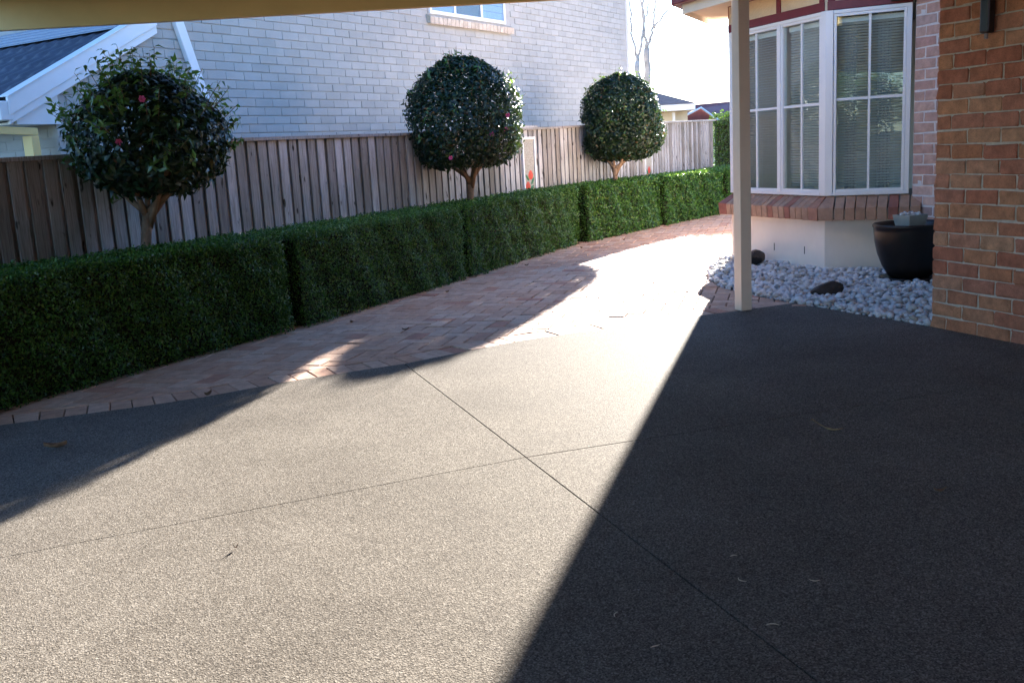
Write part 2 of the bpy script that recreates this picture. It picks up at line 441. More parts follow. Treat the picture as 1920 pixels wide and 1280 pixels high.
# ------------------------------------------------------------------ frames of the place
A = np.array([-2.73, 5.08]); FDIR = np.array([0.4939, 0.8695]); FNRM = np.array([-0.8695, 0.4939])   # hedge / fence line
def S(s, o): return A + FDIR * s + FNRM * o
HD = np.array([-0.34857, 0.93728]); HN = np.array([-0.93728, -0.34857])       # own house: along the facade (away), facing the drive
K = np.array([2.828, 8.757])                                                  # near corner of the bay
FD = np.array([0.90924, -0.41628]); FN = np.array([-0.41628, -0.90924])       # right bay face: along, outward
LD = np.array([0.41628, 0.90924]); LN = np.array([-0.90924, 0.41628])         # far bay face
BW = np.array([2.60, 6.00])                                                   # corner of brown brick wall
N0 = np.array([-2.40, 10.44]); ND = np.array([0.5238, 0.8518]); NN = np.array([0.8518, -0.5238])  # neighbour wall: along, outward to drive
AZ_H = math.atan2(HD[1], HD[0]); AZ_N = math.atan2(ND[1], ND[0]); AZ_F = math.atan2(FD[1], FD[0])

# ------------------------------------------------------------------ ground
b = MB(); b.prism([(-300, -300), (300, -300), (300, 600), (-300, 600)], -0.5, -0.06)
structure(b.build('ground', 'soil'))

SLAB_EDGE = [(-4.6, 1.7), (-3.4, 3.75), (-2.95, 4.52), (-2.6, 4.83), (-2.3, 4.94), (-1.95, 5.07), (-1.68, 5.2), (-1.29, 5.46), (-0.95, 5.63), (-0.64, 5.78),
             (-0.24, 6.08), (0.14, 6.33), (0.5, 6.5), (0.88, 6.66), (1.25, 6.81), (1.61, 6.95), (2.09, 7.15)]
slab_poly = SLAB_EDGE + [(BW[0], BW[1])] + [tuple(BW - HD * 9)] + [(-5, -4), (-6.5, 0.5)]
b = MB(); b.prism(slab_poly, -0.2, -0.035)
slab = structure(b.build('concrete_slab', 'joint'))
J = np.array([0.03, 3.82]); J1 = np.array([-0.3292, 0.9443]); J2L = np.array([0.9172, 0.3984]); J2R = np.array([0.9529, 0.3032])
for sx in (-1, 1):
    for sy in (-1, 1):
        bm = bmesh.new()
        f = bm.faces.new([bm.verts.new((x, y, 0)) for x, y in slab_poly])
        bmesh.ops.triangulate(bm, faces=[f])
        n1 = np.array([J1[1], -J1[0]]) * sx                                 # to the right of joint 1
        d2 = J2R if sx > 0 else J2L
        n2 = np.array([-d2[1], d2[0]]) * sy
        for nn, gap in ((n1, 0.0030), (n2, 0.0024 if sx < 0 else 0.0036)):
            p = J + nn * gap
            g = bm.verts[:] + bm.edges[:] + bm.faces[:]
            bmesh.ops.bisect_plane(bm, geom=g, plane_co=(p[0], p[1], 0), plane_no=(nn[0], nn[1], 0), clear_inner=True)
        ex = bmesh.ops.extrude_face_region(bm, geom=bm.faces[:])
        for v in [q for q in ex['geom'] if isinstance(q, bmesh.types.BMVert)]: v.co.z = -0.1
        bmesh.ops.recalc_face_normals(bm, faces=bm.faces)
        me = bpy.data.meshes.new('slab_panel'); bm.to_mesh(me); bm.free()
        link('slab_panel', me, 'concrete', slab)

# ------------------------------------------------------------------ brick driveway (pavers)
PEB_EDGE = [(2.09, 7.15), (1.99, 7.42), (1.87, 7.75), (1.76, 8.2), (1.77, 8.6), (1.84, 9.0), (1.95, 9.4), (2.1, 9.8), (2.27, 10.12), (2.36, 10.33), (2.64, 10.98)]
drive_poly = SLAB_EDGE + PEB_EDGE[1:] + [(3.4, 11.5), (7, 13.5), (7.5, 19), (5.5, 20.0), tuple(S(16.5, -0.02))]
for i in range(14): drive_poly.append(tuple(S(15.5 - i * 1.25, 0.72)))
drive_poly += [(-3.9, 3.6), (-5.0, 1.7)]
b = MB(); b.prism(drive_poly, -0.15, -0.022)
drive = structure(b.build('driveway', 'sand'))

def paver_poly_mesh(poly, h=0.05, ch=0.004, name='paver'):
    poly = np.array(poly); c = poly.mean(0); k = len(poly)
    d = poly - c; r = np.linalg.norm(d, axis=1)[:, None]
    inn = c + d * (1 - ch * 1.4 / np.maximum(r, 0.01))
    V = [(x, y, -h) for x, y in poly] + [(x, y, -ch) for x, y in poly] + [(x, y, 0) for x, y in inn]
    F = [tuple(range(2 * k, 3 * k))]
    for i in range(k):
        j = (i + 1) % k
        F += [(i, j, k + j, k + i), (k + i, k + j, 2 * k + j, 2 * k + i)]
    return V, F

# border course along the slab edge
E_ = np.array(SLAB_EDGE); segl = np.linalg.norm(np.diff(E_, axis=0), axis=1); cum = np.concatenate([[0], np.cumsum(segl)])
def edge_at(t):
    i = min(max(np.searchsorted(cum, t) - 1, 0), len(segl) - 1)
    a = (t - cum[i]) / segl[i]
    p = E_[i] * (1 - a) + E_[i + 1] * a
    return p
def edge_n(t):
    d = edge_at(min(t + 0.25, cum[-1])) - edge_at(max(t - 0.25, 0)); d /= np.linalg.norm(d)
    return np.array([-d[1], d[0]])
pieces = []
BORDER = 0.225
t = 1.2
while t < cum[-1] - 0.12:
    t2 = t + 0.113
    g = 0.003
    pa, pb = edge_at(t + g), edge_at(t2 - g); na, nb = edge_n(t + g), edge_n(t2 - g)
    pieces.append([pa + na * 0.006, pb + nb * 0.006, pb + nb * BORDER, pa + na * BORDER])
    t = t2
# herringbone field, cut against the border and the pebble bed
hb_az = math.radians(15.6); hx = np.array([math.cos(-hb_az), math.sin(-hb_az)]); hy = np.array([-hx[1], hx[0]])
u = 0.1155; gap = 0.0036
outer = np.array([edge_at(t) + edge_n(t) * (BORDER + 0.004) for t in np.linspace(0, cum[-1], 60)])
peb = np.array(PEB_EDGE)
bound = [(outer[i], outer[i + 1]) for i in range(len(outer) - 1)] + [(peb[i] + (peb[i] - peb.mean(0)) * 0, peb[i + 1]) for i in range(len(peb) - 1)]
segA = np.array([s[0] for s in bound]); segB = np.array([s[1] for s in bound])
field_poly = [tuple(p) for p in outer] + drive_poly[len(SLAB_EDGE):]
def clip(poly, p, n):
    out = []
    for i in range(len(poly)):
        a, c = poly[i], poly[(i + 1) % len(poly)]
        da, dc = (a - p) @ n, (c - p) @ n
        if da >= 0: out.append(a)
        if (da >= 0) != (dc >= 0): out.append(a + (c - a) * da / (da - dc))
    return out
org = np.array([-0.5, 7.0])
for j in range(-75, 130):
    for i in range(-60, 95):
        for kind in (0, 1):
            if kind == 0 and (i - j) % 4 != 0: continue
            if kind == 1 and (i - j) % 4 != 3: continue
            w, h = (2, 1) if kind == 0 else (1, 2)
            x0, y0 = i * u + gap, j * u + gap; x1, y1 = (i + w) * u - gap, (j + h) * u - gap
            cc = org + hx * (x0 + x1) / 2 + hy * (y0 + y1) / 2
            if cc[1] > 19.5 or cc[1] < 3.0 or cc[0] < -4.2 or cc[0] > 6.5: continue
            rel = cc - A
            if rel @ FNRM > 0.75: continue
            poly = [org + hx * x + hy * y for x, y in ((x0, y0), (x1, y0), (x1, y1), (x0, y1))]
            # nearest boundary segment
            dab = segB - segA; tt = np.clip(((cc - segA) * dab).sum(1) / (dab ** 2).sum(1), 0, 1)
            q = segA + dab * tt[:, None]; ds = np.linalg.norm(cc - q, axis=1); m_ = ds.argmin()
            ins = inside(field_poly, cc)[0]
            if ds[m_] > 0.16:
                if not ins: continue
            else:
                nn = np.array([-dab[m_][1], dab[m_][0]]); nn /= np.linalg.norm(nn)
                poly = clip(poly, segA[m_] + nn * 0.003, nn)
                if len(poly) < 3: continue
                pa = np.array(poly); ar = 0.5 * abs(np.dot(pa[:, 0], np.roll(pa[:, 1], 1)) - np.dot(pa[:, 1], np.roll(pa[:, 0], 1)))
                if ar < 0.0002: continue
            pieces.append(poly)
cent = np.array([np.mean(p, axis=0) for p in pieces])
vis = (np.abs(cent[:, 0] / cent[:, 1]) < 0.56) & (((cent - A) @ FNRM) < 0.05)
order = sorted(range(len(pieces)), key=lambda i: (not vis[i], np.hypot(*cent[i])))
far = MB()
std = {}
for rank, i in enumerate(order):
    poly = np.array(pieces[i]); c = cent[i]
    V, F = paver_poly_mesh(poly - c)
    dz = random.gauss(0, 0.0016); tx, ty = random.gauss(0, 0.006), random.gauss(0, 0.006)
    if rank < 300:
        key = None
        if len(poly) == 4 and abs(np.linalg.norm(poly[1] - poly[0]) * np.linalg.norm(poly[2] - poly[1]) - (2 * u - 2 * gap) * (u - 2 * gap)) < 1e-6:
            key = int(np.linalg.norm(poly[1] - poly[0]) > 0.15)
        me = std.get(key) if key is not None else None
        if me is None:
            me = bpy.data.meshes.new('paver'); me.from_pydata(V, [], F); me.materials.append(MATS['paver'])
            if key is not None: std[key] = me
        put('paver', me, (c[0], c[1], -0.004 + dz), (tx, ty, 0), drive)
    else:
        far.add([(x + c[0], y + c[1], z - 0.004 + dz + x * ty - y * tx) for x, y, z in V], F)
stuff(far.build('paver_field', 'paver_far', drive))

# garden strip between drive and fence
b = MB(); b.prism([tuple(S(-3, -0.05)), tuple(S(17, -0.05)), tuple(S(17, 2.4)), tuple(S(-3, 2.4))], -0.12, -0.012)
structure(b.build('garden_bed', 'soil'))

# ------------------------------------------------------------------ pebble bed
bed_poly = PEB_EDGE[:-1] + [tuple(K + HD * 1.47), tuple(K), tuple(K + FD * 0.7), tuple(K + FD * 0.7 - HD * 2.4), tuple(BW - HN * 1.4), (BW[0], BW[1])]
b = MB(); b.prism(bed_poly, -0.12, -0.015)
bed = structure(b.build('pebble_bed', 'grit'))
pebble_meshes = []
for k in range(6):
    bm = bmesh.new(); bmesh.ops.create_uvsphere(bm, u_segments=8, v_segments=5, radius=1)
    ph = [random.uniform(0, 6.28) for _ in range(4)]
    for v in bm.verts:
        c = v.co; f = 1 + 0.12 * math.sin(2.1 * c.x + ph[0]) + 0.1 * math.sin(2.6 * c.y + ph[1]) + 0.08 * math.sin(3 * c.z + ph[2])
        v.co = c * f
    me = bpy.data.meshes.new('pebble'); bm.to_mesh(me); bm.free()
    me.materials.append(MATS['pebble']); me.polygons.foreach_set('use_smooth', np.ones(len(me.polygons), bool))
    pebble_meshes.append(me)
pp = []
POT = np.array([3.25, 7.93]); ROCKS = [(2.34, 9.36), (2.40, 7.38)]
for layer, sp in ((0, 0.036), (1, 0.041)):
    for gx in np.arange(1.6, 4.1, sp):
        for gy in np.arange(5.9, 10.5, sp):
            x, y = gx + RNG.normal(0, sp * 0.3), gy + RNG.normal(0, sp * 0.3)
            r = RNG.uniform(0.011, 0.023) if layer == 0 else RNG.choice([0.011, 0.014, 0.018, 0.023, 0.028]) * RNG.uniform(0.85, 1.15)
            pp.append((x, y, r, layer))
pp = np.array(pp)
pp = pp[inside(bed_poly, pp[:, :2])]
pp = pp[np.hypot(pp[:, 0] - POT[0], pp[:, 1] - POT[1]) > 0.24]
for rx, ry in ROCKS: pp = pp[np.hypot(pp[:, 0] - rx, pp[:, 1] - ry) > 0.09]
hidden = (pp[:, 0] / pp[:, 1]) > 0.445
order = sorted(range(len(pp)), key=lambda i: (bool(hidden[i]), np.hypot(pp[i, 0], pp[i, 1]) - 0.6 * pp[i, 3]))
fb = MB()
for rank, i in enumerate(order):
    x, y, r, layer = pp[i]
    sx, sy, sz = r * random.uniform(1.0, 1.35), r * random.uniform(0.75, 1.0), r * random.uniform(0.5, 0.75)
    z = -0.012 + sz * 0.8 + layer * 0.016 + random.uniform(0, 0.006)
    rot = (random.gauss(0, 0.25), random.gauss(0, 0.25), random.uniform(0, 6.28))
    me = pebble_meshes[rank % 6]
    if rank < 300:
        put('pebble', me, (x, y, z), rot, bed, (sx, sy, sz))
    else:
        mw = Matrix.LocRotScale(Vector((x, y, z)), __import__('mathutils').Euler(rot), Vector((sx, sy, sz)))
        fb.add([mw @ v.co for v in me.vertices], [tuple(p.vertices) for p in me.polygons])
o = stuff(fb.build('pebble_spread', 'pebble_far', bed, smooth=True))

# ------------------------------------------------------------------ own house with bay window
house = empty('bay_window_house', (K[0] + 2, K[1] + 1, 0), 'house with white framed bay window, cream rendered base and maroon timber trim', 'house')
BF = 1.47; SIDE = 0.70
k1 = K + HD * BF; k2 = K + FD * SIDE; k3 = k1 + LD * SIDE
WIN0, WIN1 = 0.665, 2.225
# rendered base of the bay
b = MB()
IN = 0.03
b.prism([tuple(K - HN * IN * 0), tuple(k1), tuple(k3 + LD * 0.0 - HN * 0.3), tuple(k2 - HN * 0.3)], -0.1, 0.50)
base = b.build('base_wall', 'render', house, fix=True)
# weep slots in the base
for s_ in (0.28, 0.74):
    m = MB(); m.bar(K, HD, s_, s_ + 0.010, 0.0, 0.0015, 0.13, 0.20, HN); m.build('weep_slot', 'joint', house)
# sloping brick sill
def sill_brick(origin, d, n, s0, s1, name='sill_brick', par=house, mat='sill_brick', prof=((-0.02, 0.47), (0.115, 0.455), (0.125, 0.565), (-0.02, 0.66)), m0=0.0, m1=0.0):
    V = []
    for s_, mm in ((s0, m0), (s1, m1)):
        for o_, z in prof:
            q = np.array(origin) + np.array(d) * (s_ + mm * o_) + np.array(n) * o_
            V.append((q[0] + random.gauss(0, .0012), q[1] + random.gauss(0, .0012), z + random.gauss(0, .0015)))
    k = len(prof)
    m = MB(); m.add(V, [tuple(range(k))[::-1], tuple(range(k, 2 * k))] + [(i, (i + 1) % k, k + (i + 1) % k, k + i) for i in range(k)])
    return m.build(name, mat, par, bevel=0.005, fix=True)
tn = math.tan(math.radians(22.5))
nb = 17
for i in range(nb):
    a, c = i / nb * BF, (i + 1) / nb * BF
    sill_brick(K, HD, HN, a + 0.004, c - 0.004, m0=-tn if i == 0 else 0, m1=tn if i == nb - 1 else 0)
nb = 9
for i in range(nb):
    a, c = i / nb * 0.79, (i + 1) / nb * 0.79
    sill_brick(K, FD, FN, a + 0.004, c - 0.004, m0=-tn if i == 0 else 0)
for i in range(nb):
    a, c = i / nb * 0.79, (i + 1) / nb * 0.79
    sill_brick(k1, LD, LN, a + 0.004, c - 0.004, m0=-tn if i == 0 else 0)
m = MB()
for (o_, d_, n_, l_) in ((K, HD, HN, BF), (K, FD, FN, SIDE), (k1, LD, LN, SIDE)):
    m.bar(o_, d_, 0.0, l_, -0.06, 0.098, 0.475, 0.55, n_)
m.build('sill_mortar', 'tan_mortar', house)
# lights (window units)
def window_unit(o_, d_, n_, a, c, z0, z1, mid, name='window', tilt=0.0125):
    f = 0.024
    m = MB()
    m.bar(o_, d_, a, a + f, -0.05, 0.0, z0, z1, n_); m.bar(o_, d_, c - f, c, -0.05, 0.0, z0, z1, n_)
    m.bar(o_, d_, a + f, c - f, -0.05, -0.001, z0, z0 + f, n_); m.bar(o_, d_, a + f, c - f, -0.05, -0.001, z1 - f, z1, n_)
    w = m.build(name, 'white_paint', house, bevel=0.003)
    m = MB(); mm = (a + c) / 2
    m.bar(o_, d_, mm - 0.010, mm + 0.010, -0.034, -0.012, z0 + f, z1 - f, n_)
    m.build('glazing_bar', 'white_paint', w)
    m = MB(); m.bar(o_, d_, a + f, c - f, -0.033, -0.013, mid - 0.011, mid + 0.011, n_)
    m.build('glazing_bar', 'white_paint', w)
    m = MB()
    m.bar(o_, d_, a + f, c - f, -0.026, -0.021, z0 + f, z1 - f, n_)
    m.build('pane', 'glass', w)
    # venetian blind behind the glass
    m = MB(); z = z0 + f + 0.02; d3 = np.array([d_[0], d_[1], 0]); n3 = np.array([n_[0], n_[1], 0])
    while z < z1 - f - 0.05:
        p = np.array([o_[0], o_[1], 0]) + d3 * (a + f + 0.004) - n3 * 0.105 + np.array([0, 0, z])
        m.frame(p, d3 * (c - a - 2 * f - 0.008), n3 * 0.022 + np.array([0, 0, tilt]), (0, 0, 0.0012))
        z += 0.0235
    stuff(m.build('blind_slats', 'blind', w))
    m = MB(); m.bar(o_, d_, a + f, c - f, -0.115, -0.075, z1 - f - 0.05, z1 - f - 0.006, n_); m.build('blind_head', 'blind', w, bevel=0.003)
    m = MB()
    for q in (0.15, 0.5, 0.85):
        s_ = a + (c - a) * q; m.bar(o_, d_, s_ - 0.001, s_ + 0.001, -0.078, -0.076, z0 + f, z1 - f, n_)
    m.build('blind_cord', 'blind', w)
    return w
window_unit(K, HD, HN, 0.065, 0.635, WIN0 + 0.03, WIN1 - 0.03, 1.46)
window_unit(K, HD, HN, 0.675, 1.405, WIN0 + 0.03, WIN1 - 0.03, 1.46, tilt=0.002)
window_unit(K, FD, FN, 0.065, 0.645, WIN0 + 0.03, WIN1 - 0.03, 1.485)
window_unit(k1, LD, LN, 0.065, 0.66, WIN0 + 0.03, WIN1 - 0.03, 1.46, tilt=0.004)
# outer frame: posts at the corners, head and foot rails
m = MB()
def cpost(p, d1, d2):
    # footprint: corner wedge covering 62 mm on both faces
    p = np.array(p); inn = -(np.array(HN))
    a = p + np.array(d1) * 0.062; c = p + np.array(d2) * 0.062
    d = p + np.array(d1) * 0.062 - perp(d1) * 0.07; e = p + np.array(d2) * 0.062 - perp(d2) * 0.07
    return [tuple(p + (perp(d1) + perp(d2)) * 0.004), tuple(a + perp(d1) * 0.008), tuple(d), tuple(e), tuple(c + perp(d2) * 0.008)]
def perp(d):
    for q, n_ in ((HD, HN), (FD, FN), (LD, LN)):
        if abs(abs(np.dot(q, d)) - 1) < 1e-3: return np.array(n_)
m.prism(cpost(K, HD, FD), WIN0, WIN1 + 0.002); m.build('corner_post', 'white_paint', house, bevel=0.004, fix=True)
m = MB(); m.prism(cpost(k1, -HD, LD), WIN0, WIN1 + 0.002); m.build('corner_post', 'white_paint', house, bevel=0.004, fix=True)
m = MB(); m.bar(K, HD, 0.637, 0.673, -0.07, 0.009, WIN0 + 0.03, WIN1 - 0.03, HN); m.build('mullion', 'white_paint', house, bevel=0.003)
for (o_, d_, n_, a, c) in ((K, HD, HN, 0.063, BF - 0.063), (K, FD, FN, 0.063, 0.685), (k1, LD, LN, 0.063, 0.685)):
    m = MB(); m.bar(o_, d_, a, c, -0.07, 0.010, WIN1 - 0.03, WIN1, n_); m.build('head_rail', 'white_paint', house, bevel=0.003)
    m = MB(); m.bar(o_, d_, a, c, -0.07, 0.010, WIN0, WIN0 + 0.03, n_); m.build('foot_rail', 'white_paint', house, bevel=0.003)
m = MB(); m.bar(K, FD, 0.647, 0.685, -0.07, 0.008, WIN0 + 0.03, WIN1 - 0.03, FN); m.build('jamb', 'white_paint', house, bevel=0.003)
# half-timber band above the windows
for (o_, d_, n_, L_, studs) in ((K, HD, HN, BF, (0.655,)), (K, FD, FN, SIDE, ()), (k1, LD, LN, SIDE, (0.4,))):
    m = MB(); m.bar(o_, d_, 0.012, L_ - 0.01, -0.05, 0.016, WIN1 + 0.003, WIN1 + 0.075, n_); m.build('timber_band', 'maroon_paint', house, bevel=0.003)
    m = MB(); m.bar(o_, d_, 0.012, L_ - 0.01, -0.05, 0.016, WIN1 + 0.245, WIN1 + 0.40, n_); m.build('timber_band', 'maroon_paint', house, bevel=0.003)
    for s_ in tuple(studs) + (0.045,):
        m = MB(); m.bar(o_, d_, s_ - 0.03, s_ + 0.03, -0.045, 0.0145, WIN1 + 0.0755, WIN1 + 0.2445, n_); m.build('timber_stud', 'maroon_paint', house, bevel=0.003)
    m = MB(); m.bar(o_, d_, 0.0, L_, -0.07, 0.002, WIN1 + 0.004, WIN1 + 0.42, n_); m.build('stucco_panel', 'stucco', house)
# eaves: soffit, fascia, gutter follow the bay
OV = 0.40
def off(p, n1, n2, dist):
    n1, n2 = np.array(n1), np.array(n2); b_ = n1 + n2; b_ /= (1 + n1 @ n2)
    return np.array(p) + b_ * dist
def ring(dist):
    e0 = k2 + FN * dist + FD * 0.6
    return [off(K, HN, FN, dist) * 0 + e0, off(K, HN, FN, dist), off(k1, HN, LN, dist), k3 + LN * dist + LD * 0.3]
r_in, r_out, r_f, r_g = ring(-0.3), ring(OV), ring(OV + 0.022), ring(OV + 0.125)
def strip(name, ra, rb, z0, z1, mat, bev=0.002, segs=(0, 1, 2)):
    for i in segs:
        m = MB(); m.prism([tuple(ra[i]), tuple(ra[i + 1]), tuple(rb[i + 1]), tuple(rb[i])], z0, z1)
        m.build(name, mat, house, bevel=bev, fix=True)
strip('soffit', r_in, r_out, 2.475, 2.49, 'soffit', 0, segs=(1, 2))
strip('fascia', r_out, r_f, 2.43, 2.63, 'soffit', segs=(1, 2))
strip('gutter', ring(OV + 0.024), r_g, 2.52, 2.635, 'gutter_maroon', 0.01, segs=(1, 2))
# low brown eave piece over the right bay face and roof body
m = MB(); m.prism([tuple(K + FD * 0.52 + FN * 0.10), tuple(K + FD * 1.5 + FN * 0.10), tuple(K + FD * 1.5 - FN * 0.2), tuple(K + FD * 0.52 - FN * 0.2)], 2.245, 2.44)
m.build('porch_beam', 'dark_wood', house, bevel=0.004, fix=True)
rp = [tuple(r_out[1]), tuple(r_out[2]), tuple(r_out[3]), tuple(k3 - HN * 7 + HD * 0.2), tuple(k2 - HN * 7 - HD * 3.2), tuple(k2 - HD * 3.2)]
cx, cy = np.mean(np.array(rp), axis=0)
m = MB(); kk = len(rp)
m.add([(x, y, 2.62) for x, y in rp] + [(cx, cy, 4.2)], [(i, (i + 1) % kk, kk) for i in range(kk)] + [tuple(range(kk))[::-1]])
m.build('roof', 'maroon_tile', house, fix=True)
# walls: pink brick wall right of the bay, end wall, interior shell
PW0, PW1 = -3.3, -0.012        # along HD from k2
m = MB(); m.bar(k2, HD, PW0, PW1, -0.22, -0.0075, -0.1, 2.62, HN)
pw = m.build('brick_wall', 'lime_mortar', house)
variants = [brick_mesh('brick', 0.228, 0.05, 0.074, 'pink_brick', 0.007, 0.003) for _ in range(5)]
halves = [brick_mesh('brick', 0.108, 0.05, 0.074, 'pink_brick', 0.007, 0.003) for _ in range(3)]
for r in range(30):
    z = 0.043 + r * 0.086 - 0.04
    s_ = -0.014
    first = True
    while s_ > -0.95:
        if first and r % 2: me, l_ = random.choice(halves), 0.11
        else: me, l_ = random.choice(variants), 0.23
        first = False
        q = k2 + HD * (s_ - l_ / 2) + HN * (-0.029 + random.gauss(0, 0.0015))
        put('brick', me, (q[0], q[1], z), (0, 0, AZ_H), pw)
        s_ -= l_ + 0.010
m = MB(); m.bar(k3, HD, 0.0, 0.14, -7.0, -0.015, -0.1, 2.62, HN); m.build('end_wall', 'render', house)
m = MB()
m.bar(k2, HD, -3.3, BF + 2 * SIDE * 0.7071 + 0.1, -5.0, -4.9, 0, 2.5, HN)
m.build('inner_wall', 'interior', house)
m = MB(); m.prism([tuple(k2 - HN * 5 - HD * 3), tuple(k2 - HN * 0.3 - HD * 3), tuple(k2 - HN * 0.3), tuple(K - HN * 0.05), tuple(k1 - HN * 0.05), tuple(k3 - HN * 0.3), tuple(k3 - HN * 5)], 0.505, 0.52)
m.build('inner_floor', 'interior', house, fix=True)
m = MB(); m.prism([tuple(k2 - HN * 5 - HD * 3), tuple(k2 - HN * 0.1 - HD * 3), tuple(k2 - HN * 0.1), tuple(K - HN * 0.09), tuple(k1 - HN * 0.09), tuple(k3 - HN * 0.1), tuple(k3 - HN * 5)], 2.40, 2.42)
m.build('ceiling', 'interior', house, fix=True)
# pale curtain drops beside the blinds
for (o_, d_, n_, a, c) in ((K, FD, FN, 0.14, 0.24), (K, FD, FN, 0.40, 0.52), (K, HD, HN, 0.32, 0.58)):
    m = MB(); cols = 14; V = []
    for i in range(cols + 1):
        s_ = a + (c - a) * i / cols; q = np.array(o_) + np.array(d_) * s_ - np.array(n_) * (0.19 + 0.018 * math.sin(i * 1.7))
        V += [(q[0], q[1], 0.6), (q[0], q[1], 2.2)]
    m.add(V, [(2 * i, 2 * i + 2, 2 * i + 3, 2 * i + 1) for i in range(cols)])
    m.build('curtain', 'curtain', house, smooth=True)

# ------------------------------------------------------------------ brown brick garage wall
garage = empty('brick_garage', (BW[0] + 1.5, BW[1] - 2, 0), 'brown brick garage wall with tan mortar at the right edge', 'wall')
m = MB(); m.bar(BW, -HD, 0.006, 10.0, -3.8, -0.0085, -0.1, 2.75, HN)
gw = m.build('mortar_wall', 'tan_mortar', garage)
gv = [brick_mesh('brick', 0.228, 0.06, 0.075, 'brown_brick', 0.008, 0.0032, 3) for _ in range(6)]
gh = [brick_mesh('brick', 0.108, 0.06, 0.075, 'brown_brick', 0.008, 0.0032, 3) for _ in range(3)]
for r in range(30):
    z = 0.03 + r * 0.086
    s_ = 0.0; first = True
    while s_ < 1.35:
        if first and r % 2 == 0: me, l_ = random.choice(gh), 0.11
        else: me, l_ = random.choice(gv), 0.23
        first = False
        q = BW - HD * (s_ + l_ / 2) + HN * (-0.031 + random.gauss(0, 0.0018))
        put('brick', me, (q[0], q[1], z + random.gauss(0, 0.001)), (random.gauss(0, 0.004), random.gauss(0, 0.006), AZ_H + (math.pi if random.random() < 0.5 else 0)), gw)
        s_ += l_ + 0.010
# black fitting on the wall
fit = empty('wall_fitting', (BW[0] + 0.13, BW[1] - 0.4, 1.7), 'slim black fitting mounted high on the brown brick wall', 'fitting')
m = MB(); m.bar(BW, -HD, 0.365, 0.425, 0.012, 0.07, 1.70, 1.885, HN); m.build('body', 'black_plastic', fit, bevel=0.012)
m = MB(); m.bar(BW, -HD, 0.325, 0.385, 0.0, 0.06, 1.886, 1.97, HN); m.build('bracket', 'black_plastic', fit, bevel=0.004)
m = MB(); q = BW - HD * 0.39 + HN * 0.04; m.tube([(q[0], q[1], 1.702), (q[0], q[1], 1.672)], [0.011, 0.010], 12); m.build('knob', 'grey_metal', fit)

# ------------------------------------------------------------------ carport
carport = empty('carport', (1.66, 6.97, 0), 'beige carport with square post, tan front beam and flat roof overhead', 'carport')
pc = np.array([1.672, 6.985])
m = MB(); m.bar(pc, HD, -0.044, 0.044, -0.044, 0.044, 0.0, 2.19, HN); m.build('post', 'post_paint', carport, bevel=0.004)
m = MB(); m.frame((-6.2, 6.93, 2.187), (8.1, 0, 0), (0, 0.055, 0), (0, 0, 0.205)); beam = m.build('beam', 'beige_paint', carport, bevel=0.003)
m = MB(); m.frame((-1.835, 6.925, 2.31), (0.032, 0, 0), (0, 0.0045, 0), (0, 0, 0.09)); br = m.build('bracket', 'beige_paint', carport, bevel=0.001)
for z in (2.325, 2.35, 2.375):
    m = MB(); m.tube([(-1.819, 6.9248, z), (-1.819, 6.9225, z)], [0.005, 0.005], 10); m.build('bolt', 'grey_metal', br)
m = MB(); m.frame((-3.6, -4.5, 2.40), (7.0, 0, 0), (0, 11.5, 0), (0, 0, 0.05)); m.build('roof', 'roof_sheet', carport)

# ------------------------------------------------------------------ neighbour's white brick house
nh = empty('white_brick_house', (N0[0], N0[1] + 4, 0), "neighbour's white painted brick house behind the fence", 'house')
TB, TE, TR = -1.30, -2.40, 9.03
ZT = 5.4
def NP(t, o): return N0 + ND * t + NN * o
m = MB()
m.bar(N0, ND, TB, TR, -9.0, -0.011, -0.1, ZT, NN)
nw = m.build('wall', 'white_mortar', nh)
m = MB()   # lower wall under the sloping roof
zl0, zl1 = 1.665, 2.42
sl = 0.514
def zr(t_): return 1.83 + sl * (t_ + 2.76)          # roof line of the annex
pts = [(TE, -0.1), (TB - 0.002, -0.1), (TB - 0.002, zr(TB) - 0.05), (TE, zr(TE) - 0.05)]
V = [(*(NP(t_, -0.011)), z) for t_, z in pts] + [(*(NP(t_, -6.0)), z) for t_, z in pts]
m.add(V, [(0, 1, 2, 3), (7, 6, 5, 4), (0, 3, 7, 4), (0, 4, 5, 1), (3, 2, 6, 7)])
low = m.build('annex_wall', 'white_mortar', nh, fix=True)
wv = [brick_mesh('brick', 0.2365, 0.04, 0.0765, 'white_brick', 0.004, 0.0014, 1) for _ in range(6)]
items = []
W_T0, W_T1, W_Z0, W_Z1 = 3.0, 5.02, 2.87, 3.95
for r in range(0, 52):
    z = 1.05 + r * 0.086
    if z > 4.3: break
    t_ = TE + (0.12 if r % 2 else 0.0) + 0.116
    while t_ < TR - 0.1:
        lim = zr(t_) - 0.12 if t_ < TB - 0.02 else 9
        in_win = (W_T0 - 0.08 < t_ < W_T1 + 0.07) and z > W_Z0 - 0.05
        if z < lim and not in_win: items.append((t_, z))
        t_ += 0.24
def px_dist(t_, z):
    q = NP(t_, 0); return math.hypot(q[0], q[1])
def seen(t_, z):
    q = NP(t_, 0); e = (z - 1.22) / math.hypot(*q)
    return e > 0.005 and e < 0.165 and q[0] / q[1] > -0.5
items.sort(key=lambda it: (not seen(*it), px_dist(*it)))
fb = MB()
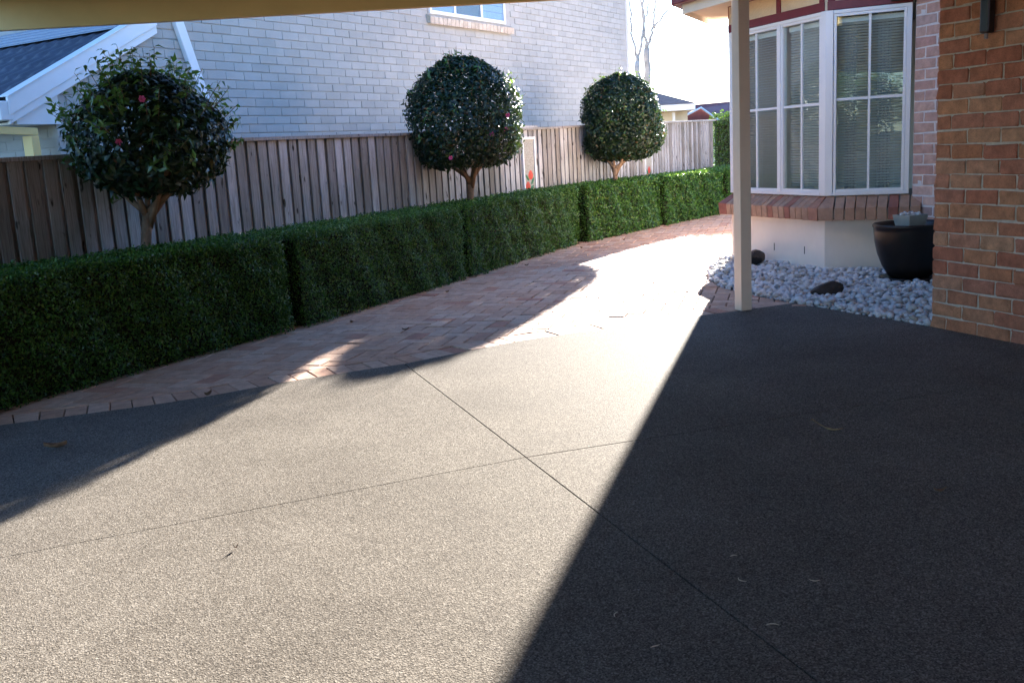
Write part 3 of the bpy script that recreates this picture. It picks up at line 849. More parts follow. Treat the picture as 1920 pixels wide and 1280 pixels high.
for rank, (t_, z) in enumerate(items):
    q = NP(t_, -0.021 + random.gauss(0, 0.0009)); me = random.choice(wv)
    if rank < 300:
        put('brick', me, (q[0], q[1], z + random.gauss(0, 0.0008)), (0, random.gauss(0, 0.003), AZ_N), nw if t_ > TB else low)
    else:
        mw = Matrix.LocRotScale(Vector((q[0], q[1], z + random.gauss(0, 0.0008))), __import__('mathutils').Euler((0, random.gauss(0, 0.003), AZ_N)), None)
        fb.add([mw @ v.co for v in me.vertices], [tuple(p.vertices) for p in me.polygons])
stuff(fb.build('brick_field', 'white_brick_far', nw))
# the annex wall that faces the camera, under its eave
for r in range(8):
    z = 1.05 + r * 0.086
    if z > 1.62: break
    o_ = -0.02 - (0.118 if r % 2 else 0.238)
    while o_ > -2.6:
        q = NP(TE, 0) + NN * o_ - ND * (-0.014)
        put('brick', random.choice(wv), (q[0], q[1], z), (0, 0, AZ_N + math.pi / 2), low)
        o_ -= 0.24
# upstairs window with brick sill
m = MB(); m.bar(N0, ND, W_T0, W_T1, -0.006, 0.001, W_Z0, W_Z1, NN); rec = m.build('window_recess', 'white_mortar', nh)
f = 0.05
m = MB()
for a, c in ((W_T0 + 0.02, W_T0 + 0.07), (W_T0 + 0.57, W_T0 + 0.62), (W_T0 + 1.22, W_T0 + 1.27), (W_T1 - 0.20, W_T1 - 0.15)):
    m.bar(N0, ND, a, c, 0.0015, 0.022, W_Z0 + 0.13, W_Z1, NN)
m.bar(N0, ND, W_T0 + 0.02, W_T1 - 0.15, 0.002, 0.0225, W_Z0 + 0.085, W_Z0 + 0.13, NN)
win = m.build('window', 'white_trim', nh, bevel=0.003)
for a, c in ((0.07, 0.57), (0.62, 1.22), (1.27, W_T1 - W_T0 - 0.20)):
    m = MB(); m.bar(N0, ND, W_T0 + a + 0.001, W_T0 + c - 0.001, 0.009, 0.012, W_Z0 + 0.131, W_Z1 - 0.002, NN); m.build('pane', 'house_glass', win)
m = MB()
for i in range(12):
    for a, c in ((0.07, 0.57), (1.27, W_T1 - W_T0 - 0.20)):
        m.bar(N0, ND, W_T0 + a, W_T0 + c, 0.0016, 0.005, W_Z0 + 0.14 + i * 0.09, W_Z0 + 0.222 + i * 0.09, NN)
stuff(m.build('shutter_boards', 'shutter', win))
m = MB(); m.bar(N0, ND, W_T0 + 0.63, W_T0 + 1.21, 0.0015, 0.003, W_Z0 + 0.132, W_Z1 - 0.004, NN); m.build('dark_room', 'interior', win)
nsb = 22
for i in range(nsb):
    a = W_T0 - 0.03 + (W_T1 - W_T0 + 0.04) * i / nsb; c = W_T0 - 0.03 + (W_T1 - W_T0 + 0.04) * (i + 1) / nsb
    sill_brick(N0, ND, NN, a + 0.004, c - 0.004, 'sill_brick', nh, 'cream_sill_brick', ((-0.01, W_Z0 - 0.03), (0.055, W_Z0 - 0.045), (0.06, W_Z0 + 0.045), (-0.01, W_Z0 + 0.08)))
# corner downpipe at the far end, downpipe and cable at the near end
m = MB(); m.bar(N0, ND, TR + 0.002, TR + 0.062, -0.09, 0.03, 0, ZT, NN); m.build('downpipe', 'white_trim', nh, bevel=0.01)
pA, pB = NP(-1.14, 0.05), NP(-0.985, 0.05)
dn = np.array([ND[0], ND[1], 0]); nn3 = np.array([NN[0], NN[1], 0])
m = MB(); m.frame((*NP(-1.16, 0.004), 2.75), dn * 0.105, nn3 * 0.055, dn * 0.30 + np.array([0, 0, -0.95])); m.build('downpipe', 'white_trim', nh, bevel=0.008)
m = MB(); m.tube([(*NP(-1.03, 0.03), 2.72), (*NP(-0.96, 0.03), 2.45), (*NP(-0.90, 0.03), 2.25), (*NP(-0.86, 0.03), 1.9), (*NP(-0.85, 0.03), 1.2)], [0.009] * 5, 8); m.build('cable', 'black_plastic', nh, smooth=True)
# main roof
m = MB(); ov = 0.5
rp = [NP(TB - ov, ov), NP(TR + ov, ov), NP(TR + ov, -9 - ov), NP(TB - ov, -9 - ov)]
r1, r2 = NP(TB + 4.2, -4.5), NP(TR - 4.2, -4.5)
m.add([(*p, ZT) for p in rp] + [(*r1, ZT + 2.4), (*r2, ZT + 2.4)], [(0, 1, 5, 4), (1, 2, 5), (2, 3, 4, 5), (3, 0, 4), (3, 2, 1, 0)])
m.build('roof', 'roof_tile', nh)
# annex: skillion roof of dark tiles climbing to the side of the house
T_EAVE = -2.82
z_eave = zr(T_EAVE)
rows, cols = 7, 230
L_up = TB - 0.01 - T_EAVE
m = MB(); Vv = []; Ff = []
for r in range(rows):
    for e in (0, 1):
        t_ = T_EAVE + L_up * (r + e) / rows
        for c in range(cols + 1):
            o_ = -5.7 * c / cols - 0.02
            z = z_eave + (t_ - T_EAVE) * sl + (0.030 if e == 0 else 0.004) + 0.016 * math.sin(c * 2 * math.pi / 7.2)
            q = NP(t_, o_); Vv.append((q[0], q[1], z))
for r in range(2 * rows - 1):
    for c in range(cols):
        a = r * (cols + 1) + c; Ff.append((a, a + 1, a + cols + 2, a + cols + 1))
np_o = np_mesh('roof_tiles', Vv, Ff, 'roof_tile', nh, True); stuff(np_o)
# barge board: capping on top, two-step face
def sloped(t0, t1, o0, o1, za, zb, name, mat, bev=0.003):
    """bar that follows the roof slope; za, zb are heights above the roof line"""
    m = MB(); V = []
    for t_ in (t0, t1):
        zz_ = zr(t_)
        for o_, z in ((o0, za), (o1, za), (o1, zb), (o0, zb)):
            q = NP(t_, o_); V.append((q[0], q[1], zz_ + z))
    m.add(V, [(0, 1, 2, 3), (7, 6, 5, 4), (0, 4, 5, 1), (1, 5, 6, 2), (2, 6, 7, 3), (3, 7, 4, 0)])
    return m.build(name, mat, nh, bevel=bev, fix=True)
sloped(T_EAVE - 0.02, TB + 0.0, -0.06, 0.075, 0.052, 0.062, 'barge_capping', 'white_trim')
sloped(T_EAVE - 0.02, TB + 0.0, 0.03, 0.06, -0.09, 0.050, 'barge_board', 'white_trim')
sloped(T_EAVE - 0.02, TB + 0.0, 0.012, 0.045, -0.16, -0.092, 'barge_moulding', 'white_trim')
# boxed eave end, soffit, eave gutter
m = MB()
pts = [(T_EAVE + 0.06, zr(T_EAVE) - 0.17), (TE + 0.03, zr(T_EAVE) - 0.17), (TE + 0.03, zr(TE) - 0.12), (T_EAVE + 0.06, zr(T_EAVE) - 0.13)]
V = [(*NP(t_, 0.010), z) for t_, z in pts] + [(*NP(t_, -0.02), z) for t_, z in pts]
m.add(V, [(0, 1, 2, 3), (7, 6, 5, 4), (0, 4, 5, 1), (1, 5, 6, 2), (2, 6, 7, 3), (3, 7, 4, 0)]); m.build('eave_box', 'white_trim', nh, fix=True)
m = MB(); m.bar(N0, ND, T_EAVE + 0.02, TE + 0.0, -5.6, -0.022, zr(T_EAVE) - 0.168, zr(T_EAVE) - 0.150, NN); m.build('soffit', 'white_trim', nh)
m = MB(); m.bar(N0, ND, T_EAVE - 0.09, T_EAVE + 0.015, -5.6, 0.05, zr(T_EAVE) - 0.14, zr(T_EAVE) + 0.01, NN); m.build('gutter', 'white_trim', nh, bevel=0.008)
sloped(TB - 0.34, TB - 0.02, -5.6, -0.07, 0.050, 0.056, 'flashing', 'flashing', 0)
for k in range(4):
    sloped(TB - 0.33 + 0.08 * k, TB - 0.29 + 0.08 * k, -5.6, -0.07, 0.0565, 0.074, 'flashing_rib', 'flashing', 0.003)
# beige pergola frame before the annex
pg = empty('pergola_frame', (*NP(-3.2, 0.0), 0), "beige pergola frame by the neighbour's annex behind the fence", 'pergola')
m = MB(); m.bar(NP(-2.62, -0.05), ND, -0.035, 0.035, -0.06, 0.06, 0, 1.54, NN); m.build('post', 'beige_paint', pg, bevel=0.003)
m = MB()
q0, q1 = NP(-2.58, -0.05), NP(-4.6, -0.05)
m.frame((*q0, 1.542), (*(q1 - q0), 0.10), nn3 * 0.05, (0, 0, 0.06)); m.build('rail', 'beige_paint', pg, bevel=0.003)

# ------------------------------------------------------------------ paling fence
FO = 1.05
fence = empty('paling_fence', (*S(6, FO), 0), 'weathered grey timber paling fence with capping behind the hedge', 'fence')
caps = [(-2.3, 2.78, 1.285, 1.352), (2.80, 5.6, 1.415, 1.427), (5.61, 9.0, 1.430, 1.464), (9.01, 12.3, 1.468, 1.508), (12.31, 15.64, 1.511, 1.545)]
def cap_at(s):
    for a, c, za, zc in caps:
        if s < c + 0.01: return za + (zc - za) * (s - a) / (c - a)
    return caps[-1][3]
s_ = -2.2; i = 0
while s_ < 15.55:
    w = (0.094 if i % 2 == 0 else 0.098) + random.gauss(0, 0.003)
    front = 0.0 if i % 2 == 0 else -0.014
    top = cap_at(s_) - 0.006 + random.gauss(0, 0.002)
    q = S(s_, FO + (0.0 if i % 2 == 0 else 0.030))
    lean = random.gauss(0, 0.004)
    bot = -0.03
    m = MB()
    d3 = np.array([FDIR[0], FDIR[1], 0.]); n3 = np.array([FNRM[0], FNRM[1], 0.])
    o0 = np.array([q[0], q[1], bot])
    m.frame(o0, d3 * w, n3 * 0.014, d3 * lean + np.array([0, 0, top - bot]))
    m.build('paling', 'timber', fence, bevel=0.0015)
    s_ += 0.072 if i % 2 == 0 else 0.055
    i += 1
for (a, c, za, zc) in caps:
    q0, q1 = S(a, FO - 0.03), S(c, FO - 0.03)
    m = MB(); m.frame((*q0, za - 0.012), (*(q1 - q0), zc - za), (FNRM[0] * 0.09, FNRM[1] * 0.09, 0), (0, 0, 0.03)); m.build('capping', 'timber', fence, bevel=0.003)
q0 = S(7.75, FO - 0.02); m = MB(); m.frame((*q0, 1.468), (*(FDIR * 0.55), 0.005), (FNRM[0] * 0.07, FNRM[1] * 0.07, 0), (0, 0, 0.025)); m.build('capping', 'timber', fence)
for a in (-1.5, 0.9, 3.3, 5.7, 8.1, 10.5, 12.9, 15.5):
    m = MB(); m.bar(A, FDIR, a, a + 0.09, FO + 0.074, FO + 0.14, -0.1, 1.26, FNRM); m.build('post', 'timber', fence)
for z in (0.3, 1.05):
    m = MB(); m.bar(A, FDIR, -2.2, 15.6, FO + 0.046, FO + 0.072, z, z + 0.07, FNRM); m.build('rail', 'timber', fence)

# mosaic panels hung on the fence
def art(s0, s1, z0, z1, label):
    e = empty('mosaic_panel', (*S((s0 + s1) / 2, FO - 0.03), z0), label, 'garden art', 'mosaic panels hung on the fence')
    o0, o1 = FO - 0.002, FO - 0.03
    m = MB(); m.bar(A, FDIR, s0 + 0.03, s1 - 0.03, o0, o0 - 0.012, z0 + 0.03, z1 - 0.03, FNRM); m.build('backing', 'mosaic', e, fix=True)
    m = MB()
    for a, c, za, zc in ((s0, s0 + 0.03, z0, z1), (s1 - 0.03, s1, z0, z1), (s0 + 0.03, s1 - 0.03, z1 - 0.03, z1), (s0 + 0.03, s1 - 0.03, z0, z0 + 0.03)):
        m.bar(A, FDIR, a, c, o0, o1, za, zc, FNRM)
    m.build('frame', 'mosaic_frame', e, fix=True)
    w = s1 - s0
    def blob(ds, dz, rs, rz, mat, name, tilt=0.0):
        m = MB(); n = 14; c = S(s0 + w * ds, FO - 0.0155); V = []
        for ring_, rad in ((0, 0.0), (1, 1.0)):
            for k in range(n):
                a = 2 * math.pi * k / n; x = rs * rad * math.cos(a) * (1 - 0.35 * max(0, math.sin(a))); z = rz * rad * math.sin(a)
                x, z = x * math.cos(tilt) - z * math.sin(tilt), x * math.sin(tilt) + z * math.cos(tilt)
                q = c + FDIR * x - FNRM * (0.006 if ring_ == 0 else 0.0)
                V.append((q[0], q[1], z0 + dz + z))
        m.add(V, [(k, (k + 1) % n, n + (k + 1) % n, n + k) for k in range(n)] + [tuple(range(n))])
        m.build(name, mat, e, fix=True)
    h = z1 - z0
    blob(0.60, h * 0.50, w * 0.19, 0.060, 'mosaic_red', 'flower'); blob(0.36, h * 0.36, w * 0.19, 0.055, 'mosaic_red', 'flower')
    for ds, dz, ti in ((0.33, 0.47, 0.9), (0.74, 0.42, -0.8), (0.66, 0.33, -1.1), (0.72, 0.27, -0.7), (0.3, 0.27, 0.8)):
        blob(ds, h * dz, w * 0.07, 0.06, 'mosaic_green', 'leaf', ti)
    blob(0.35, h * 0.29, w * 0.2, 0.03, 'mosaic_blue', 'base_patch')
art(7.86, 8.20, 0.42, 1.36, 'framed mosaic panel with red flowers on the fence, nearer of two')
art(11.95, 12.27, 0.40, 1.14, 'framed mosaic panel half hidden behind the farthest round tree')

# ------------------------------------------------------------------ clipped hedge blocks
base_px = [(-3.72, 3.28), (-1.535, 7.21), (-0.36, 9.62), (1.01, 12.60), (2.31, 14.48), (3.62, 16.24), (4.9, 18.3)]
hl = ['long dark clipped hedge block nearest the camera, at the left edge',
      'clipped box hedge block second from the left, below the near fence palings',
      'clipped box hedge block below the middle round tree and mosaic panel',
      'clipped box hedge block below the farthest round tree',
      'clipped box hedge block just left of the carport post',
      'last small piece of hedge, mostly behind the carport post']
for i in range(6):
    p, q = np.array(base_px[i]), np.array(base_px[i + 1])
    d = q - p; Lh = np.linalg.norm(d); d /= Lh; n = np.array([-d[1], d[0]])         # n points to the fence
    a0, a1 = (0.075, Lh - 0.075) if i < 2 else (0.10, Lh - 0.10)
    o_f, o_b = (0.05, 0.03, 0.045, 0.0, 0.0, -0.02)[i], 0.56
    H = 0.70
    h = empty('hedge_block', (*(p + d * Lh / 2 + n * 0.28), 0), hl[i], 'hedge', 'clipped hedge blocks along the driveway')
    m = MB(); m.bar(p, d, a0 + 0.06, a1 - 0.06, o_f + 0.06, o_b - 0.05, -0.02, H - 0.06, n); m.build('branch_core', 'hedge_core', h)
    dist = np.hypot(*(p + q)) / 2
    dens = 15000 if dist < 7 else (12000 if dist < 9.5 else (8500 if dist < 12 else 6000))
    leaf = 0.0185 if dist < 9.5 else (0.024 if dist < 12 else 0.031)
    P_, N_ = [], []
    def face(cnt, fn, nrm):
        r = RNG.uniform(0, 1, (cnt, 2)); pts = fn(r)
        P_.append(pts); N_.append(np.tile(np.array(nrm, float), (cnt, 1)))
    def w3(s, o, z): return np.stack([p[0] + d[0] * s + n[0] * o, p[1] + d[1] * s + n[1] * o, z], 1)
    sL = a1 - a0
    s_lo = 0.0
    if i == 0: s_lo = 1.1      # the part beside and behind the camera is thinner
    def bulge(s, z): return 0.016 * np.sin(s * 7.3 + z * 5) + 0.012 * np.sin(s * 17 + z * 13 + 1.3) + 0.010 * np.sin(z * 31 + s * 3)
    def depth(k): return -np.abs(RNG.normal(0, 0.030, k)) + RNG.uniform(0, 0.022, k)
    n_out = (-n[0], -n[1], 0.25)
    def f_front(r):
        s = a0 + s_lo + r[:, 0] * (sL - s_lo); z = r[:, 1] ** 0.95 * H
        return w3(s, o_f - depth(len(r)) - bulge(s, z), z)
    def f_top(r):
        s = a0 + s_lo + r[:, 0] * (sL - s_lo); o = o_f + r[:, 1] * (o_b - o_f)
        return w3(s, o, H + depth(len(r)) * 0.8 + bulge(s, o * 3) * 0.7)
    def f_back(r):
        s = a0 + s_lo + r[:, 0] * (sL - s_lo); z = H * (0.55 + 0.45 * r[:, 1])
        return w3(s, o_b + depth(len(r)), z)
    def f_end(r):
        o = o_f + r[:, 0] * (o_b - o_f); z = r[:, 1] * H
        return w3(a1 + depth(len(r)) + bulge(o * 2, z) * 0.6, o, z)
    def f_end0(r):
        o = o_f + r[:, 0] * (o_b - o_f); z = r[:, 1] * H
        return w3(a0 - depth(len(r)), o, z)
    face(int((sL - s_lo) * H * dens), f_front, n_out)
    face(int((sL - s_lo) * 0.53 * dens), f_top, (0, 0, 1))
    face(int((sL - s_lo) * 0.35 * dens * 0.6), f_back, (n[0], n[1], 0.3))
    face(int(0.53 * H * dens), f_end, (d[0], d[1], 0.2))
    face(int(0.53 * H * dens * 0.6), f_end0, (-d[0], -d[1], 0.2))
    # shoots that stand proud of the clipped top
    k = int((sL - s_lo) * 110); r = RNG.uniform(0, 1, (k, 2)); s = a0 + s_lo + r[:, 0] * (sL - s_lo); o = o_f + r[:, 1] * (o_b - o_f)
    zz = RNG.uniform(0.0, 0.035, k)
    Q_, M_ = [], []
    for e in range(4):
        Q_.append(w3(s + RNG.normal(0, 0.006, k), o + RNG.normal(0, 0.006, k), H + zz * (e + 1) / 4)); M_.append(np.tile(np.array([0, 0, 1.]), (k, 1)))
    k2 = int((sL - s_lo) * 0.53 * dens * 0.32); r = RNG.uniform(0, 1, (k2, 2)); Q_.append(f_top(r)); M_.append(np.tile(np.array([0, 0, 1.]), (k2, 1)))  # paler leaves paint the sky light across the clipped top
    k2 = int((sL - s_lo) * dens * (0.05 if i < 2 else 0.02)); r = RNG.uniform(0, 1, (k2, 2)); r[:, 1] = 1 - r[:, 1] ** 2 * 0.9; Q_.append(f_front(r)); M_.append(np.tile(np.array(n_out), (k2, 1)))  # same painted sky light on the front, densest near its top edge
    leaves('skylit_growth', np.concatenate(Q_), np.concatenate(M_), leaf, leaf * 0.6, 'skylit_shoot', h, 0.7, 0.15, False)
    leaves('foliage', np.concatenate(P_), np.concatenate(N_), leaf, leaf * 0.62, 'box_leaf', h, 0.75, 0.15, False)

# ------------------------------------------------------------------ camellia trees
def camellia(base, crown_c, R, z0, z1, prof, n_leaf, leaf, label, limbs, shoots, flowers, lumpy=1.0):
    t = empty('camellia_tree', (base[0], base[1], 0), label, 'tree', 'round camellia trees behind the hedge')
    m = MB()
    for pts, rad in limbs: m.tube(pts, rad, 9)
    m.build('trunk', 'bark', t, smooth=True)
    us = [p_[0] for p_ in prof]; rs = [p_[1] for p_ in prof]
    ph = RNG.uniform(0, 6.28, 6)
    def rad(u, a):
        lump = 1 + lumpy * (0.05 * np.sin(3 * a + ph[0] + 2 * u) + 0.04 * np.sin(5 * a + ph[1] - 5 * u) + 0.035 * np.sin(9 * u + 2 * a + ph[2]) + 0.03 * np.sin(11 * a + 14 * u + ph[3]) + 0.022 * np.sin(17 * a - 23 * u + ph[4]))
        return R * np.interp(u, us, rs) * lump
    k = n_leaf
    u = RNG.uniform(0, 1, k); a = RNG.uniform(0, 2 * math.pi, k)
    w = RNG.uniform(0, 1, k) ** 0.33
    w = np.where(RNG.uniform(0, 1, k) < 0.55, 0.86 + 0.16 * RNG.uniform(0, 1, k), w)
    r = rad(u, a) * w
    z = z0 + (z1 - z0) * u
    P = np.stack([crown_c[0] + r * np.cos(a), crown_c[1] + r * np.sin(a), z], 1)
    ctr = np.array([crown_c[0], crown_c[1], (z0 * 0.55 + z1 * 0.45)])
    Nr = P - ctr; Nr /= np.linalg.norm(Nr, axis=1)[:, None] + 1e-6; Nr[:, 2] += 0.35
    o_ = (P[:, :2] - A) @ FNRM
    keep = ~((o_ > FO - 0.03) & (P[:, 2] < 1.52))
    P, Nr = P[keep], Nr[keep]
    leaves('crown', P, Nr, leaf, leaf * 0.46, 'camellia_leaf', t, 0.55, 0.28)
    # leafy shoots leaving the clipped outline
    SP, SN, stem = [], [], MB()
    for q in range(shoots):
        u_ = random.betavariate(2.2, 1.3); a_ = random.uniform(0, 6.28)
        r_ = float(rad(np.array([u_]), np.array([a_]))[0]) * 0.93
        p0 = np.array([crown_c[0] + r_ * math.cos(a_), crown_c[1] + r_ * math.sin(a_), z0 + (z1 - z0) * u_])
        if (p0[:2] - A) @ FNRM > FO - 0.1 and p0[2] < 1.5: continue
        out = p0 - ctr; out /= np.linalg.norm(out); out[2] += 0.6; out /= np.linalg.norm(out)
        L_ = random.uniform(0.5, 1.0) * (0.20 if shoots > 60 else 0.15)
        stem.tube([p0, p0 + out * L_], [0.003, 0.0015], 4)
        for e in range(7 if shoots > 60 else 5):
            SP.append(p0 + out * L_ * (0.2 + 0.8 * e / 6)); SN.append(out + np.array([0, 0, 0.2]))
    if SP:
        leaves('young_shoots', np.array(SP), np.array(SN), leaf * 0.95, leaf * 0.42, 'camellia_shoot', t, 0.7, 0.35)
        stuff(stem.build('shoot_stems', 'bark', t))
    for fp in flowers:
        c = np.array(fp); fl = []; V = []; F = []
        out = np.array([0 - c[0], 0 - c[1], 0.3]); out /= np.linalg.norm(out)
        a1_ = np.cross(out, (0, 0, 1)); a1_ /= np.linalg.norm(a1_); b1_ = np.cross(out, a1_)
        m = MB()
        for ring_, (nn_, rr, tilt) in enumerate(((6, 0.024, 0.25), (5, 0.017, 0.8))):
            for k_ in range(nn_):
                g = 2 * math.pi * k_ / nn_ + ring_ * 0.5
                d_ = a1_ * math.cos(g) + b1_ * math.sin(g); e_ = -a1_ * math.sin(g) + b1_ * math.cos(g)
                tip = c + d_ * rr + out * rr * tilt
                m.add([c, c + d_ * rr * 0.6 + e_ * rr * 0.5 + out * rr * tilt * 0.3, tip, c + d_ * rr * 0.6 - e_ * rr * 0.5 + out * rr * tilt * 0.3], [(0, 1, 2, 3)])
        m.build('flower', 'petal', t)
    return t

T_OFF = 0.62
def trunk_limbs(b, top, c, R, z0, seed):
    random.seed(seed)
    b3 = np.array([b[0], b[1], -0.03]); t3 = np.array(top)
    mid = (b3 * 0.45 + t3 * 0.55) + np.array([random.gauss(0, .015), random.gauss(0, .015), 0])
    out = [([b3, b3 * 0.7 + mid * 0.3 + np.array([.012, 0, 0]), mid, t3], [0.050, 0.042, 0.037, 0.034])]
    for k in range(6):
        a = k * 1.05 + random.uniform(-.2, .2)
        e = np.array([c[0] + R * 0.62 * math.cos(a), c[1] + R * 0.62 * math.sin(a) * 0.7, z0 + random.uniform(0.10, 0.32)])
        m1 = t3 * 0.6 + e * 0.4 + np.array([0, 0, -0.02])
        out.append(([t3 - np.array([0, 0, 0.05]) * (k % 3), m1, e], [0.026, 0.018, 0.009]))
    return out
prof_egg = [(0, .50), (.06, .78), (.16, .93), (.32, 1.0), (.5, .98), (.66, .88), (.8, .72), (.9, .54), (.97, .34), (1, .16)]
prof_box = [(0, .45), (.05, .74), (.15, .92), (.3, 1.0), (.55, 1.0), (.72, .92), (.85, .72), (.94, .46), (1, .12)]
# tree 1 (left, loose)
b1 = S(1.45, T_OFF); c1 = (-2.40, 6.91)
camellia(b1, c1, 0.505, 1.055, 1.86, [(0, .35), (.08, .72), (.2, .92), (.38, 1.0), (.55, .97), (.72, .82), (.86, .60), (.95, .36), (1, .15)], 7500, 0.066,
         'loose round camellia tree at the left, leafy shoots and a pink bloom',
         trunk_limbs(b1, (b1[0] + 0.115, b1[1] + 0.16, 0.93), c1, 0.55, 1.05, 3), 150,
         [(c1[0] + 0.15, c1[1] - 0.47, 1.66), (c1[0] - 0.02, c1[1] - 0.50, 1.40)], 1.5)
random.seed(21)
b2 = S(5.88, T_OFF); c2 = (b2[0] - 0.02, b2[1])
camellia(b2, c2, 0.60, 1.06, 2.17, prof_egg, 15000, 0.056, 'dense egg-shaped camellia tree in the middle, pink blooms on its right side',
         trunk_limbs(b2, (b2[0] + 0.03, b2[1], 0.93), c2, 0.58, 1.05, 5), 60,
         [(c2[0] + 0.44, c2[1] - 0.36, 1.42), (c2[0] + 0.30, c2[1] - 0.48, 1.38), (c2[0] - 0.12, c2[1] - 0.55, 1.17), (c2[0] + 0.47, c2[1] - 0.33, 1.56)], 1.2)
random.seed(22)
b3 = S(9.71, T_OFF); c3 = (1.70, 14.14)
camellia(b3, c3, 0.56, 0.985, 2.16, prof_box, 20000, 0.056, 'dense rounded camellia tree standing farthest along the fence, no blooms',
         trunk_limbs(b3, (b3[0] + 0.03, b3[1], 0.88), c3, 0.55, 0.98, 8), 50, [])

# ------------------------------------------------------------------ pot, saucer, planter, rocks
sa = MB(); sa.lathe((POT[0], POT[1], 0.0), [(0.21, 0.005), (0.235, 0.03), (0.23, 0.04), (0.20, 0.033)], 40)
tag(sa.build('pot_saucer', 'glazed_black', None, True), 'black saucer under the large glazed pot, resting on the pebbles', 'saucer')
pt = empty('plant_pot', (POT[0], POT[1], 0.035), 'large black glazed round pot on the pebbles beside the brick wall', 'pot')
m = MB(); m.lathe((POT[0], POT[1], 0.036), [(0.15, 0), (0.165, 0.01), (0.212, 0.09), (0.250, 0.19), (0.272, 0.29), (0.279, 0.37), (0.281, 0.40), (0.288, 0.408), (0.289, 0.424), (0.280, 0.432), (0.266, 0.430), (0.258, 0.41), (0.25, 0.33)], 56)
m.build('body', 'glazed_black', pt, True)
m = MB(); m.lathe((POT[0], POT[1], 0.036), [(0.252, 0.31), (0.252, 0.335), (0.10, 0.342), (0.02, 0.345)], 40); m.build('soil', 'grit', pt)
pl = empty('square_planter', (3.24, 7.90, 0.38), 'small pale square planter of white stones set in the black pot', 'planter')
c = np.array([3.235, 7.90]); q = 0.085; V = []
for z, h_ in ((0.381, 0.066), (0.535, 0.096), (0.535, 0.085), (0.512, 0.083)):
    for sx, sy in ((-1, -1), (1, -1), (1, 1), (-1, 1)):
        p = c + HD * sx * h_ + HN * sy * h_; V.append((p[0], p[1], z))
m = MB(); m.add(V, [(3, 2, 1, 0)] + [(4 * r + k, 4 * r + (k + 1) % 4, 4 * r + 4 + (k + 1) % 4, 4 * r + 4 + k) for r in range(3) for k in range(4)] + [(12, 13, 14, 15)])
m.build('body', 'grey_ceramic', pl, bevel=0.003, fix=True)
fb = MB()
for k in range(40):
    me = pebble_meshes[k % 6]; x, y = random.uniform(-.068, .068), random.uniform(-.068, .068)
    p = c + HD * x + HN * y; r = random.uniform(0.009, 0.016)
    mw = Matrix.LocRotScale(Vector((p[0], p[1], 0.524 + random.uniform(0, 0.024))), __import__('mathutils').Euler((random.random(), random.random(), random.random() * 6)), Vector((r, r, r * .8)))
    fb.add([mw @ v.co for v in me.vertices], [tuple(pq.vertices) for pq in me.polygons])
stuff(fb.build('stones', 'pebble_far', pl, True))
def rock(loc, size, rotz, label, seed):
    random.seed(seed)
    bm = bmesh.new(); bmesh.ops.create_icosphere(bm, subdivisions=3, radius=1)
    cuts = [(Vector((random.gauss(0, 1), random.gauss(0, 1), random.gauss(0.3, .7))).normalized(), random.uniform(0.55, 0.85)) for _ in range(9)]
    for v in bm.verts:
        for nn_, dd in cuts:
            s_ = v.co.dot(nn_)
            if s_ > dd: v.co -= nn_ * (s_ - dd) * 0.9
        v.co *= 1 + random.gauss(0, 0.012)
        v.co = Vector((v.co.x * size[0], v.co.y * size[1], v.co.z * size[2]))
    me = bpy.data.meshes.new('rock'); bm.to_mesh(me); bm.free(); me.materials.append(MATS['dark_rock'])
    o = put('garden_rock', me, (loc[0], loc[1], loc[2]), (0, 0, rotz), None)
    return tag(o, label, 'rock', 'dark rocks on the pebbles')
rock((ROCKS[0][0], ROCKS[0][1], 0.075), (0.14, 0.12, 0.085), 0.4, 'smooth rounded dark rock next to the carport post', 4)
rock((ROCKS[1][0], ROCKS[1][1], 0.055), (0.135, 0.085, 0.065), -0.1, 'jagged dark rock in the middle of the white pebbles', 9)

# ------------------------------------------------------------------ litter
def curled_leaf(loc, L_, W_, rz, label, col='dead_leaf', arch=0.5):
    V, F = [], []; nu, nv = 8, 4
    for i in range(nu + 1):
        u_ = i / nu; w_ = W_ * math.sin(math.pi * min(max(u_, 0.04), 0.96)) ** 0.8
        for j in range(nv + 1):
            v_ = (j / nv - 0.5)
            V.append((L_ * (u_ - 0.5), w_ * v_, 0.004 + arch * W_ * (abs(v_) * 2) ** 1.6 * 0.5 + 0.012 * (2 * u_ - 1) ** 2))
    for i in range(nu):
        for j in range(nv): a = i * (nv + 1) + j; F.append((a, a + 1, a + nv + 2, a + nv + 1))
    me = bpy.data.meshes.new('fallen_leaf'); me.from_pydata(V, [], F); me.materials.append(MATS[col])
    o = put('fallen_leaf', me, (loc[0], loc[1], 0.001), (0, 0, rz), None)
    so = o.modifiers.new('thickness', 'SOLIDIFY'); so.thickness = 0.0012
    return tag(o, label, 'leaf', 'fallen leaves on the ground')
curled_leaf((-2.10, 4.34), 0.10, 0.035, 0.2, 'curled brown leaf on the shaded slab at the left edge', arch=1.0)
curled_leaf((-1.66, 5.215), 0.06, 0.03, 1.2, 'small dark leaf at the joint of paving border and slab', arch=0.8)
curled_leaf((-0.93, 3.02), 0.018, 0.008, 0.7, 'tiny brown leaf scrap on the sunlit slab, lower left')
curled_leaf((1.42, 3.17), 0.045, 0.018, 0.1, 'small dark leaf on the shaded slab near the right edge')
for k, (x, y, rz) in enumerate(((-0.75, 6.9, .3), (-1.2, 7.35, 2.), (-0.55, 8.7, 1.), (0.2, 10.4, .5), (0.9, 11.9, 2.), (1.5, 12.6, 0.8))):
    curled_leaf((x, y), 0.05, 0.03, rz, 'dry leaf on the pavers by the hedge, ' + ('nearest the camera', 'second from the camera', 'third from the camera', 'fourth from the camera', 'second farthest along', 'farthest along the drive')[k])
m = MB(); zt = 0.006
